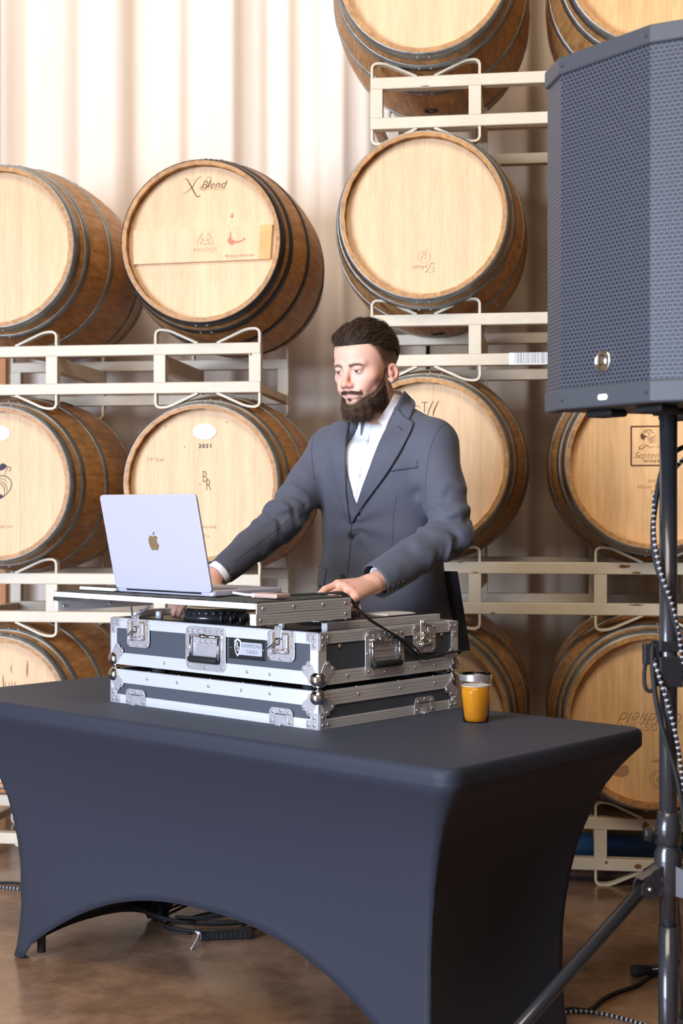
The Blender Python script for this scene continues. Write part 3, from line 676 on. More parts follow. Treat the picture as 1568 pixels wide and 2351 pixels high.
catch(lid, 'right', .395, .022); catch(lid, 'right', .10, .022) if False else None
for x in (-.62,-.50,-.38,-.26,-.16):
    riv(lid, face_M('front', x, H0-.016, .003)); riv(lid, Matrix.Translation((x,.004,H0+.0018)))
for y in (.14,.30,.44): riv(lid, face_M('right', y, H0-.016, .003)); riv(lid, Matrix.Translation((-.004,y,H0+.0018)))
G0 = .105; H1 = .2295
case = thing('flight_case', 'open black mixing case with aluminium edges, latches and HARMONY CASES badge', 'equipment case', tuple(CO+Vector((0,0,G0))), TR)
HC = H1-G0
case_box(case, 0, HC, .026, .032, True)
mk('case_floor', MB().box((-CL+.009,.009,.004),(-.009,CD-.009,.012)), M['rubber'], case)
for x, y in ((-.64,.06),(-.08,.06),(-.64,CD-.06),(-.08,CD-.06)):
    mk('rubber_foot', MB().lathe([(.020,-.035),(.023,-.031),(.023,.004),(0,.004)], 20, Matrix.Translation((x,y,0))), M['rubber'], case, smooth=True)
for cx, cy in ((0,0),(-CL,0),(0,CD),(-CL,CD)): corner_piece(case, cx, cy, 0, 1); angle_bracket(case, cx, cy, HC, 1)
latch(case, 'front', -.655, HC-.036); latch(case, 'front', -.120, HC-.036)
latch(case, 'right', .395, HC-.036)
handle(case, 'front', -.390, .064); handle(case, 'right', .238, .064)
for x in (-.55,-.24,-.16): riv(case, face_M('front', x, .016, .003))
for y in (.10,.36,.44): riv(case, face_M('right', y, .016, .003))
for y, z in ((.075,.090),(.470,.092)):
    mk('bolt', MB().lathe([(.006,0),(.005,.003),(0,.004)],12, face_M('right', y, z, 0)), M['brass'], case, smooth=True)
mk('name_plate', MB().box((-.306,-.0022,.046),(-.176,-.0002,.100)), M['blackp'], case, bev=.001)
npl = case.children[-1] if False else [c for c in case.children if c.name.startswith('name_plate')][0]
wm = M['white']; silver = mat('silver_print', (.42,.42,.46), .5)
mk('badge_panel', MB().prism(rrect(.088,.032,.004,3,-.231,.073), 0, .0006, Matrix.Translation((0,-.0022,0))@FR), silver, npl)
sh = [(-.285,.092),(-.2735,.098),(-.262,.092),(-.262,.072),(-.2665,.060),(-.2735,.052),(-.2805,.060),(-.285,.072)]
mk('shield', MB().prism(sh[::-1],0,.001,Matrix.Translation((0,-.0022,0))@FR), wm, npl)
cx_, cz_ = -.2735, .0755
mk('shield_field', MB().prism([(cx_+(x-cx_)*.74, cz_+(z-cz_)*.78) for x, z in sh][::-1],0,.0014,Matrix.Translation((0,-.0022,0))@FR), M['blackp'], npl)
def guit(m):
    for cx2, cz2, a, c in ((-.277,.083,.006,.0065),(-.2700,.071,.0065,.0065)): m.prism([(cx2+a*math.cos(2*PI*k/16), cz2+c*math.sin(2*PI*k/16)) for k in range(16)],0,.0003)
    stroke(m,[(-.279,.086),(-.274,.077),(-.268,.068)],.008,taper=False,z=.0003)
mb = MB(); guit(mb); mk('shield_figure', mb, silver, npl, loc=(0,-.0037,0), rot=(R(90),0,0))
text('HARMONY', .0138, M['blackp'], npl, (-.2235,-.0030,.080), space=1.05, weight=-.0003); text('CASES', .0138, M['blackp'], npl, (-.2235,-.0030,.0655), space=1.05, weight=-.0003)
riv(npl, face_M('front', -.299, .073, .0022)).scale = (.4,.4,.5); riv(npl, face_M('front', -.183, .073, .0022)).scale = (.4,.4,.5)
# inner glide rails that carry the shelf
for x in (-.046, -CL+.030):
    mk('glide_rail', extr((x+(.016 if x>-.4 else 0),.06,HC+.001),(x+(.016 if x>-.4 else 0),.50,HC+.001),0,(0,0,1),.019,(1,0,0),3).box((x,.06,HC-.02),(x+.016,.50,HC+.019)), M['alu'], case)
mk('inner_foam', MB().box((-CL+.012,CD-.06,.012),(-.012,CD-.012,HC-.004)), M['rubber'], case)
mk('bracket_arm', MB().tube([(-CL+.075,.010,HC+.002),(-CL+.040,.03,HC+.036)],.0035,6).tube([(-CL+.075,.010,HC+.002),(-CL+.10,.05,HC+.034)],.0035,6), M['steel'], case)
# ---------------- controller in the case
con = thing('mixing_controller', 'black mixing controller with a tan-topped jog wheel set inside the open case', 'controller', tuple(CO+Vector((0,0,G0+.013))), TR)
HT = HC-.013+.004
mk('deck', MB().box((-CL+.030,.014,0),(-.075,CD-.080,HT)), M['blackp'], con, bev=.004)
mk('trim_strip', MB().box((-CL+.030,.0125,HT-.010),(-.075,.0145,HT-.004)), mat('pale_strip',(.5,.55,.62),.3), con)
def jog(x, y):
    Mx = Matrix.Translation((x,y,HT+.005))
    o = mk('jog_wheel', MB().lathe([(0,-.005),(.086,-.005),(.087,.006),(.083,.010),(.081,.022),(.078,.026),(.074,.027),(0,.027)], 48, Mx), M['blackm'], con, smooth=True)
    mk('jog_plate', MB().lathe([(.075,.0272),(.074,.029),(.050,.030),(0,.0305)], 48, Mx), mat('tan_reflection',(.80,.54,.27),.5,.1), o, smooth=True, label='platter tinted tan for a warm reflection')  # tan reflection painted as base colour, hardly any metal
    mk('jog_cap', MB().lathe([(.030,.030),(.030,.032),(0,.0325)],32,Mx), mat('pale_tan',(.75,.60,.40),.4,.3), o, smooth=True)
    dm = MB()
    for k in range(24):
        a = 2*PI*k/24; dm.lathe([(.0075,-.001),(.0065,.0008),(0,.0002)],10, Mx@Matrix.Rotation(a,4,'Z')@Matrix.Translation((.0822,0,.015))@Matrix.Rotation(R(90),4,'Y'))
    mk('finger_dimples', dm, M['blackp'], o, smooth=True)
jog(-.480, .115); jog(-.185, .235)
KN = mesh('knob', MB().lathe([(.0058,0),(.0054,.019),(.0045,.020),(0,.0203)],14)); KN.materials.append(M['blackp'])
KS = mesh('knob', MB().lathe([(.010,0),(.0098,.018),(.008,.020),(0,.020)],18)); KS.materials.append(M['alu'])
for me in (KN, KS):
    for p in me.polygons: p.use_smooth = len(p.vertices) == 4
def kn(me, x, y):
    o = bpy.data.objects.new('knob', me); C.objects.link(o); o.parent = con; o.location = (x,y,HT)
kn(KS, -.615, .035); kn(KS, -.150, .030)
for i in range(4):
    for j in range(3): kn(KN, -.370+.036*i, .032+.045*j)
for i in range(10): pass
mb = MB()
for i in range(4):
    for j in range(2): mb.box((-.40+.03*i,.18+.03*j,HT),(-.378+.03*i,.202+.03*j,HT+.003))
mk('pads', mb, mat('grey_pad',(.2,.2,.22),.5), con)
for i in range(4): mk('fader', MB().box((-.36+.03*i,.26,HT),(-.35+.03*i,.28,HT+.010)), M['blackp'], con, bev=.002)
mk('screen', MB().box((-.72,.32,HT),(-.62,.42,HT+.004)), M['blackp'], con)
# ---------------- sliding laptop shelf
SZ = 1.003; SX0, SX1, SY0, SY1 = -1.300, -.548, -.008, .312
sh_ = thing('laptop_shelf', 'grey carpeted sliding shelf with aluminium edges over the mixing case', 'shelf', tuple(T(SX1, SY0, SZ)), TR)
LX = SX1-SX0; LY = SY1-SY0
mk('shelf_board', MB().box((-LX+.003,.003,.037),(-.003,LY-.003,.048)), M['blackp'], sh_)
carp = mat('grey_carpet', (.085,.09,.085), .95, nz=(260,.9), bump=1, bscale=350)
mb = MB(); P = []
rr = random.Random(2)
for i in range(61):
    P.append([(-LX+.0+LX*i/60, LY*j/24, .0495+rr.uniform(0,.0028)) for j in range(25)])
mb.grid(P); mb.box((-.001,0,.0485),(.0005,LY,.054)).box((-LX,LY-.001,.0485),(0,LY+.0008,.053))
mk('carpet', mb, carp, sh_)
mk('front_edge', extr((-LX,0,.037),(0,0,.037),0,(0,0,1),.013,(0,-1,0),2), M['alu'], sh_)
for (a, b, n) in (((0,0),(0,LY),(1,0,0)),((-LX,LY),(-LX,0),(-1,0,0))):
    mk('end_edge', extr((a[0],a[1],.026),(b[0],b[1],.026),0,(0,0,1),.024,n,4), M['alu'], sh_)
for x in (0, -LX+.018):
    r_ = mk('runner', extr((x,0,0),(x,LY,0),0,(0,0,1),.0245,(1,0,0),4).box((x-.016,0,0),(x,LY,.0245)), M['alu'], sh_)
for y in (.02,.12,.22,.30): riv(sh_, Matrix.Translation((.003,y,.038))@Matrix.Rotation(R(90),4,'Y'))
for y in (.012,.30): riv(sh_, Matrix.Translation((.003,y,.012))@Matrix.Rotation(R(90),4,'Y'))
for y in (.02,.17,.29): riv(sh_, Matrix.Translation((-LX+.021,y,.012))@Matrix.Rotation(R(90),4,'Y'))
mk('end_cap', MB().box((-.0155,-.004,.000),(.004,.0,.026)).box((-LX,-.004,.0),(-LX+.004,0,.026)), M['alu'], sh_, bev=.0006)
ST = SZ+.053
# ---------------- laptop
lapm = mat('silver_aluminium', (.48,.47,.60), .42, .2)
lap = thing('laptop', 'open silver laptop seen from the back of its lid, on the carpeted shelf', 'laptop', tuple(T(-.9555, .070, ST)), TR)
mk('base', MB().prism(rrect(.362,.242,.012,4,0,.121), 0, .0135), lapm, lap, bev=.003)
mk('keyboard', MB().box((-.14,.03,.0135),(.14,.125,.0142)), M['blackp'], lap)
mk('trackpad', MB().box((-.07,.135,.0135),(.07,.228,.0139)), lapm, lap)
tilt = 12.8
LM = Matrix.Translation((0,0,.0095))@Matrix.Rotation(R(tilt),4,'X')@FR   # drawing plane -> lid back, leaning to -y
lo = mk('lid', MB().prism(rrect(.362,.244,.011,5,0,.122), -.0035, .0035, LM), lapm, lap, bev=.0018)
mk('screen', MB().prism(rrect(.350,.228,.006,3,0,.122), -.0042, -.0036, LM), M['blackp'], lo)
mk('hinge', MB().tube([(-.14,.003,.009),(.14,.003,.009)], .0055, 10), M['blackp'], lap, smooth=True)
apple = [(.0,.0135),(.004,.0155),(.009,.0165),(.0145,.0145),(.0175,.011),(.0145,.008),(.0130,.003),(.0145,-.003),(.0185,-.0065),(.0160,-.013),(.0115,-.0195),(.0070,-.0215),(.0035,-.0200),(.0,-.0192),(-.0035,-.0200),(-.0075,-.0215),(-.0120,-.0185),(-.0165,-.0110),(-.0185,-.002),(-.0175,.007),(-.0135,.0135),(-.0085,.0165),(-.004,.0155)]
mb = MB(); sp = [(p.x,p.y) for p in spline([(x,y,0) for x,y in apple]+[(0,.0135,0)],3)][:-1]
mb.prism(sp, .0036, .0039, LM@Matrix.Translation((0,.124,0)))
lf = [(.0,.0175),(.0015,.0215),(.0055,.0258),(.0095,.0275),(.0092,.0235),(.0065,.0195),(.003,.0175)]
mb.prism(lf, .0036, .0039, LM@Matrix.Translation((0,.124,0)))
mk('lid_emblem', mb, mat('mirror_tan', (.42,.29,.16), .25, .6), lo, label='bitten apple emblem in mirror finish')
# ---------------- small things on the shelf and case
wc = mat('white_cable', (.80,.78,.78), .4)
def cable(name, pts, r, m, label, cat='cable', n=8, k=10):
    o = mk(name, MB().tube(spline(pts, k), r, n), m, smooth=True); tag(o, label, cat); return o
def braid(name, pts, r, label):
    """woven cord: dark tube with rows of pale pips as one sub mesh"""
    P = spline(pts, 14); root = thing(name, label, 'cable', tuple(P[0]))
    o_ = Vector(P[0]); Q = [p-o_ for p in P]
    mk('sheath', MB().tube(Q, r, 8), M['blackp'], root, smooth=True)
    mb = MB(); acc = 0; step = r*3.0
    for i in range(len(Q)-1):
        d = (Q[i+1]-Q[i]); L_ = d.length
        while acc < L_:
            p = Q[i]+d*(acc/L_); tt = d.normalized(); rot = tt.to_track_quat('Z','Y').to_matrix().to_4x4()
            mb.lathe([(r*.3,-r*.75),(r*1.06,-r*.5),(r*1.12,0),(r*1.06,r*.5),(r*.3,r*.75)], 8, Matrix.Translation(p)@rot)
            acc += step
        acc -= L_
    mk('weave', mb, mat('pale_weave',(.55,.54,.56),.6) if 'weave' not in M else M['weave'], root, smooth=True); return root
M['weave'] = mat('pale_weave',(.42,.41,.44),.6)
hub = thing('charging_brick', 'small pink and white adapter on the shelf right of the laptop', 'adapter', tuple(T(-.675,.100,ST)), TR)
mk('body', MB().box((.010,0,.001),(.085,.048,.012)), mat('rose_metal',(.62,.42,.36),.4,.3), hub, bev=.003)
mk('end_cap', MB().box((0,.001,.001),(.010,.047,.0115)), M['white'], hub, bev=.002)
cable('charging_cable', [T(-.675,.122,ST+.006), T(-.72,.126,ST+.005), T(-.765,.128,ST+.008)], .0032, wc, 'short white cable from the adapter to the laptop')
ph = thing('white_phone', 'flat white and grey phone lying at the left end of the shelf', 'phone', tuple(T(-1.285,.060,ST)), TR)
mk('body', MB().prism(rrect(.145,.072,.010,4,.0725,.036),0,.008), M['white'], ph, bev=.002)
mk('screen', MB().prism(rrect(.138,.066,.008,4,.0725,.036),.008,.0085), mat('grey_glass',(.25,.25,.27),.1), ph)
cable('laptop_cable', [T(-1.165,.19,ST+.006), T(-1.19,.21,ST+.010), T(-1.175,.17,ST+.014), T(-1.137,.14,ST+.010)], .0035, wc, 'white cable looping out of the left side of the laptop')
# black cord running from the shelf over the case side
q0 = CO+Vector((0,0,0))
def CP(x, y, z): return q0+AX*x+AY*y+Vector((0,0,z))
cable('audio_cord', [T(-.72,.13,ST+.004), T(-.66,.20,ST+.003), T(-.60,.26,ST+.006), T(-.56,.300,ST+.003), CP(.010,.16,.262), CP(.012,.26,.212), CP(.009,.345,.165), CP(.009,.385,.142), CP(.010,.42,.142), CP(.010,.48,.148), CP(.010,.540,.150), CP(.0,.548,.144), CP(-.02,.549,.130)], .0029, M['rubber'], 'black cord draped from the shelf over the right side of the mixing case')
cable('audio_cord', [T(-.60,.265,ST+.004), T(-.558,.305,ST+.006), CP(.018,.155,.258), CP(.019,.25,.215), CP(.020,.335,.176), CP(.016,.375,.146)], .0024, M['rubber'], 'thinner black cord running beside the first down the right side of the case')
pp = thing('paper_booklet', 'white booklet lying on the far corner of the mixing case', 'booklet', tuple(CP(-.150,.330,H1+.0205)), TR)
mk('pages', MB().box((0,0,0),(.085,.115,.003)).box((.004,.004,.003),(.08,.11,.005)), M['white'], pp, bev=.001)
fg = thing('controller_lid_panel', 'thin dark tray with a reddish sheen behind the shelf on the case', 'tray', tuple(CP(-.28,.24,H1+.005)), TR)
mk('tray', MB().box((0,0,0),(.225,.15,.016)), mat('dark_red_plastic',(.05,.02,.022),.25), fg, bev=.004)
# ---------------- cup of beer
cup = thing('plastic_cup', 'clear plastic cup of amber beer with a silver rim at the table\'s far side', 'cup', tuple(T(-.364,.572,TZ+.003)))
def pr(z): return .0312+(.0405-.0312)*(z/.118)
mk('beer', MB().lathe([(0,.0025)]+[(pr(z)-.0012,z) for z in (.0025,.01,.03,.05,.07,.088)]+[(0,.088)], 40), mat('amber_beer',(1.0,.40,.018),.05,trans=.3,ior=1.33,emit=None), cup, smooth=True, label='cloudy amber beer')
mk('foam', MB().lathe([(0,.0882)]+[(.026,.0882),(pr(.09)-.0015,.088),(pr(.092)-.0014,.0905),(.027,.0895),(0,.0892)], 40), M['white'], cup, smooth=True, label='thin ring of white foam')
glass = mat('clear_plastic',(1,1,1),.03,trans=1,ior=1.35)
mk('cup_wall', MB().lathe([(0,0),(pr(0),0),(pr(.10),.10),(pr(.118),.118),(pr(.118)-.0007,.118),(pr(.10)-.0007,.10),(pr(.003)-.0008,.0022),(0,.0022)], 40, cap=False), glass, cup, smooth=True)
mk('rim_band', MB().lathe([(pr(.102)+.0003,.102),(pr(.118)+.0003,.118)], 40, cap=False), mat('silver_foil',(.85,.80,.76),.28,.9), cup, smooth=True, label='silver band around the rim')
# ================================================================ PERSON (distance fields meshed by surface nets)
f32 = np.float32
def ell(P, c, r, M3=None):
    X, Y, Z = P[0]-c[0], P[1]-c[1], P[2]-c[2]
    if M3 is not None: X, Y, Z = (M3[i][0]*X+M3[i][1]*Y+M3[i][2]*Z for i in range(3))
    k0 = np.sqrt((X/r[0])**2+(Y/r[1])**2+(Z/r[2])**2)+1e-9; k1 = np.sqrt((X/r[0]**2)**2+(Y/r[1]**2)**2+(Z/r[2]**2)**2)+1e-9
    return k0*(k0-1)/k1
def cone(P, a, b, ra, rb):
    bx, by, bz = b[0]-a[0], b[1]-a[1], b[2]-a[2]; L2 = bx*bx+by*by+bz*bz
    X, Y, Z = P[0]-a[0], P[1]-a[1], P[2]-a[2]; t = np.clip((X*bx+Y*by+Z*bz)/L2, 0, 1)
    return np.sqrt((X-t*bx)**2+(Y-t*by)**2+(Z-t*bz)**2)-(ra+(rb-ra)*t)
def smin(a, b, k):
    h = np.clip(.5+.5*(b-a)/k, 0, 1); return b*(1-h)+a*h-k*h*(1-h)
def smax(a, b, k): return -smin(-a, -b, k)
def nets(fn, lo, hi, h):
    xs, ys, zs = (np.arange(lo[i], hi[i]+h, h, dtype=f32) for i in range(3))
    D = np.broadcast_to(fn((xs[:,None,None], ys[None,:,None], zs[None,None,:])), (len(xs),len(ys),len(zs))).astype(f32)
    S = D < 0; nx, ny, nz = (n-1 for n in D.shape)
    cnt = sum(S[i:i+nx, j:j+ny, k:k+nz].astype(np.int8) for i in (0,1) for j in (0,1) for k in (0,1))
    act = (cnt > 0) & (cnt < 8); idx = np.argwhere(act); vid = np.full(act.shape, -1, np.int64); vid[act] = np.arange(len(idx))
    acc = np.zeros((len(idx), 3)); num = np.zeros(len(idx)); I, J, K = idx.T
    cs = [(i,j,k) for i in (0,1) for j in (0,1) for k in (0,1)]
    for a in cs:
        for b in cs:
            if sum(abs(a[q]-b[q]) for q in range(3)) == 1 and a < b:
                da = D[I+a[0],J+a[1],K+a[2]]; db = D[I+b[0],J+b[1],K+b[2]]; m = (da < 0) != (db < 0)
                t = np.where(m, da/(np.where(da-db == 0, 1, da-db)), 0)
                p = np.array(a)+(np.array(b)-np.array(a))*t[:,None]; acc += p*m[:,None]; num += m
    V = (idx+acc/num[:,None])*h+np.array([xs[0],ys[0],zs[0]]); Fc = []
    for ax in range(3):
        o1, o2 = [(1,2),(2,0),(0,1)][ax]; sl = [slice(1,n) for n in (nx,ny,nz)]; sl[ax] = slice(0,(nx,ny,nz)[ax])
        A = S[tuple(sl)]; s2 = list(sl); s2[ax] = slice(1,(nx,ny,nz)[ax]+1); Bq = S[tuple(s2)]
        e = np.argwhere(A != Bq)
        if not len(e): continue
        off = np.array([1,1,1]); off[ax] = 0; e = e+off
        def v(d1, d2): q = e.copy(); q[:,o1] -= d1; q[:,o2] -= d2; return vid[q[:,0],q[:,1],q[:,2]]
        Q = np.stack([v(1,1), v(0,1), v(0,0), v(1,0)], 1)
        fl = ~S[tuple(e.T)] if False else ~S[e[:,0],e[:,1],e[:,2]]
        inside_first = S[e[:,0],e[:,1],e[:,2]]; Q[~inside_first] = Q[~inside_first][:,::-1]; Fc.append(Q)
    Fc = np.concatenate(Fc); Fc = Fc[(Fc >= 0).all(1)]; return V, Fc
def relax(V, Fc, it=1, lam=.5):
    for _ in range(it):
        acc = np.zeros_like(V); n = np.zeros(len(V))
        for a, b in ((0,1),(1,2),(2,3),(3,0)):
            np.add.at(acc, Fc[:,a], V[Fc[:,b]]); np.add.at(n, Fc[:,a], 1); np.add.at(acc, Fc[:,b], V[Fc[:,a]]); np.add.at(n, Fc[:,b], 1)
        V = V*(1-lam)+lam*acc/np.maximum(n,1)[:,None]
    return V
def nm(name, V, Fc, m, parent, cols=None, loc=None, smooth=True, label=None):
    me = bpy.data.meshes.new(name); me.vertices.add(len(V)); me.vertices.foreach_set('co', np.asarray(V,f32).ravel())
    nf = len(Fc); k = Fc.shape[1]; me.loops.add(nf*k); me.loops.foreach_set('vertex_index', Fc.ravel().astype(np.int32))
    me.polygons.add(nf); me.polygons.foreach_set('loop_start', np.arange(0, nf*k, k, dtype=np.int32)); me.polygons.foreach_set('loop_total', np.full(nf, k, np.int32))
    me.update(calc_edges=True)
    if cols is not None:
        a = me.color_attributes.new('Col', 'FLOAT_COLOR', 'POINT'); c = np.ones((len(V),4), f32); c[:,:3] = cols; a.data.foreach_set('color', c.ravel())
    return mk(name, me, m, parent, smooth=smooth, loc=loc, label=label)
def grad(fn, P, e=.0012):
    g = np.stack([fn(tuple(P[:,j]+(e if j==i else 0) for j in range(3)))-fn(tuple(P[:,j]-(e if j==i else 0) for j in range(3))) for i in range(3)], 1)
    return g/(np.linalg.norm(g,axis=1,keepdims=True)+1e-9)
def hit(fn, pix, t0=3.1):
    """surface points of a body field under points of the photograph, used to lay out seams and lapels on the cloth"""
    pix = np.atleast_2d(np.array(pix, float)); d = np.stack([(pix[:,0]-CX)/F, np.ones(len(pix)), -(pix[:,1]-CY)/F], 1); d /= np.linalg.norm(d,axis=1,keepdims=True)
    o = np.array([0,0,CH]); t = np.full(len(pix), t0); best = t.copy(); bd = np.full(len(pix), 9.)
    for _ in range(70):
        P = o+d*t[:,None]; v = fn(tuple(P.T)); m = v < bd; bd = np.where(m, v, bd); best = np.where(m, t, best); t = t+np.clip(v,-.02,.2)*.8
        if (t > 6).all(): break
    hit.ok = bd < .003; return o+d*best[:,None]
def pcurve(pts, n):
    P = spline([(x,y,0) for x,y in pts], 10); L = [0]
    for a, b in zip(P, P[1:]): L.append(L[-1]+(b-a).length)
    out = []
    for k in range(n):
        s = L[-1]*k/(n-1); i = min(len(P)-2, max(0, int(np.searchsorted(L, s))-1)); q = (s-L[i])/max(1e-9, L[i+1]-L[i]); p = P[i].lerp(P[i+1], min(1,q)); out.append((p.x, p.y))
    return out
# ---------- frames
FOOT = Vector((.155, 4.22, 0))
per = thing('person', 'bearded man in a grey suit jacket and white open shirt leaning over the mixing case', 'person', tuple(FOOT))
NL_ = tuple(-FOOT)
TA = R(36); TE = np.array([math.cos(TA), -math.sin(TA), 0]); TF = np.array([-math.sin(TA), -math.cos(TA), 0])
TC = np.array([.137, 4.19, 0.])
def tl(P):   # to torso frame: x viewer right, y = -front, z
    X, Y = P[0]-TC[0], P[1]-TC[1]; return X*TE[0]+Y*TE[1], -(X*TF[0]+Y*TF[1]), P[2]
def tw(x, y, z): p = TC+TE*x-TF*y; return np.array([p[0], p[1], z])
# sleeve skeleton (world)
SR, ER, WR = tw(-.178,-.035,1.445), np.array([-.175,4.13,1.232]), np.array([-.335,4.02,1.094])
SLf, EL, WL = tw(.178,-.035,1.450), np.array([.302,3.955,1.200]), np.array([.090,3.785,1.078])
zt_ = [.84,.92,1.00,1.08,1.16,1.24,1.32,1.40,1.47,1.52]
at_ = [.222,.216,.206,.196,.188,.188,.194,.200,.182,.12]
xo_ = [-.014,-.014,-.016,-.018,-.016,-.010,-.003,0,0,0]
bt_ = [.150,.148,.140,.130,.124,.128,.134,.130,.105,.08]
yo_ = [-.0,-.0,-.005,-.01,-.014,-.02,-.027,-.034,-.036,-.036]
def torso(P, g=0.):
    x, y, z = tl(P); a = np.interp(z, zt_, at_)+g; b = np.interp(z, zt_, bt_)+g; y0 = np.interp(z, zt_, yo_)
    x = x-np.interp(z, zt_, xo_); k = (np.abs(x/a)**2.3+np.abs((y-y0)/b)**2.3)**(1/2.3)
    d = (k-1)*b*1.0
    return smax(smax(d, z-1.475-g, .05), (.855-g*0)-z, .01)
def shoulders(P, g=0.):
    L_ = tl(P); d = cone(L_, (-.165,-.036,1.440), (.165,-.036,1.440), .062+g, .062+g)
    for s in (-1,1): d = smin(d, cone(L_, (s*.05,-.018,1.512+.014*(s>0)), (s*.168,-.034,1.450+.014*(s>0)), .050+g, .056+g), .03)
    return d
def collar_body(P, g=0.):
    return cone(tl(P), (0,-.005,1.44), (.006,-.028,1.520), .085+g, .072+g)
def arms(P, g=0., cuff=True):
    d = cone(P, SR, ER, .066+g, .056+g); d = smin(d, cone(P, ER, WR, .056+g, .041+g), .02)
    e = cone(P, SLf, EL, .068+g, .059+g); e = smin(e, cone(P, EL, WL, .058+g, .049+g), .02); return d, e
def folds(P):
    """cloth creases: ridges around elbows and diagonal drag lines on the body"""
    X, Y, Z = P; x, y, z = tl(P)
    def seg(a, b, c0, wdt, freq, tw_, amp):
        ax = (b-a); L_ = np.linalg.norm(ax); ax = ax/L_; q = (X-a[0])*ax[0]+(Y-a[1])*ax[1]+(Z-a[2])*ax[2]
        rx, ry, rz = X-a[0]-q*ax[0], Y-a[1]-q*ax[1], Z-a[2]-q*ax[2]; rr_ = rx*rx+ry*ry+rz*rz
        near = np.exp(-np.maximum(0, rr_-.0056)*500)
        u = np.cross(ax, [0,0,1.]); u /= np.linalg.norm(u); v = np.cross(ax, u)
        an = np.arctan2(rx*v[0]+ry*v[1]+rz*v[2], rx*u[0]+ry*u[1]+rz*u[2])
        q2 = q+.010*np.sin(an*3+1.7+q*30)+.006*np.sin(an*5+c0*90)
        return amp*1.1*near*np.exp(-((q-c0)/wdt)**2)*(.35+.65*np.sin(an*1.0+c0*40)**2)*(np.sin(q2*freq*.62+tw_*np.sin(an+.6)+.9*np.sin(2*an))+.5*np.sin(q2*freq*1.13-1.7*np.sin(an+2)))
    d = seg(SR, ER, .25, .07, 150, 2.4, .0055)+seg(ER, WR, .02, .07, 150, 2.2, .0050)+seg(ER, WR, .13, .06, 80, 1.6, .0022)+seg(SR,ER,.08,.06,70,1.8,.003)
    d = d+seg(SLf, EL, .24, .07, 140, 2.6, .0065)+seg(EL, WL, .05, .08, 130, 2.4, .0060)+seg(EL, WL, .18, .07, 70, 1.8, .0028)+seg(SLf,EL,.10,.07,60,1.6,.0035)
    # drag lines towards the button
    fr = np.exp(-((z-1.225)/.075)**2)*np.exp(-(x/.11)**2)
    d = d+.0032*fr*np.sin(np.arctan2(z-1.222, np.abs(x)+.03)*9)+.0022*np.sin(x*28+z*9+.8)*np.exp(-((z-1.0)/.12)**2)
    return d
def jacket_solid(P):
    d = smin(torso(P), shoulders(P), .045); d = smin(d, collar_body(P), .028)
    a, b = arms(P); d = smin(smin(d, a, .030), b, .030); return d+folds(P)
def vneck(P):
    x, y, z = tl(P); w_ = np.clip((z-1.245)*.32, -.01, .075)
    return np.maximum(np.abs(x+.000-(z-1.222)*.02)-w_, y+.0)
def jacket(P):
    d = jacket_solid(P)
    d = smax(d, -vneck(P), .006)
    L_ = tl(P); d = smax(d, -cone(L_, (.004,-.020,1.50), (.010,-.055,1.66), .0635, .062), .006)         # neck hole
    d = smax(d, L_[2]-(1.560+.45*L_[1]+.02), .008)
    for E_, W2, r_ in ((ER, WR, .036), (EL, WL, .043)):                                       # hollow cuffs
        ax = (W2-E_)/np.linalg.norm(W2-E_); q = (P[0]-W2[0])*ax[0]+(P[1]-W2[1])*ax[1]+(P[2]-W2[2])*ax[2]
        near = (P[0]-W2[0])**2+(P[1]-W2[1])**2+(P[2]-W2[2])**2 < .01
        d = np.where(near, np.maximum(d, q-.004), d)
        d = smax(d, -cone(P, W2-ax*.03, W2+ax*.08, r_, r_), .004)
    # front edges cut away below the buttons
    x, y, z = L_; cut = np.maximum(np.abs(x+.012)-np.clip((1.03-z)*.35,-.01,.06), y+.06)
    return smax(d, -cut, .006)
def shirt(P):
    L_ = tl(P); x, y, z = L_
    d = torso(P, -.011); d = smin(d, shoulders(P,-.012), .04); d = smin(d, cone(L_, (0,-.005,1.44), (.006,-.028,1.500), .070, .062), .03)
    d = d+.0016*np.sin(x*70+np.sin(z*18)*1.5)*np.exp(-((z-1.36)/.14)**2)*(y<0)
    return np.maximum(d, .95-z)
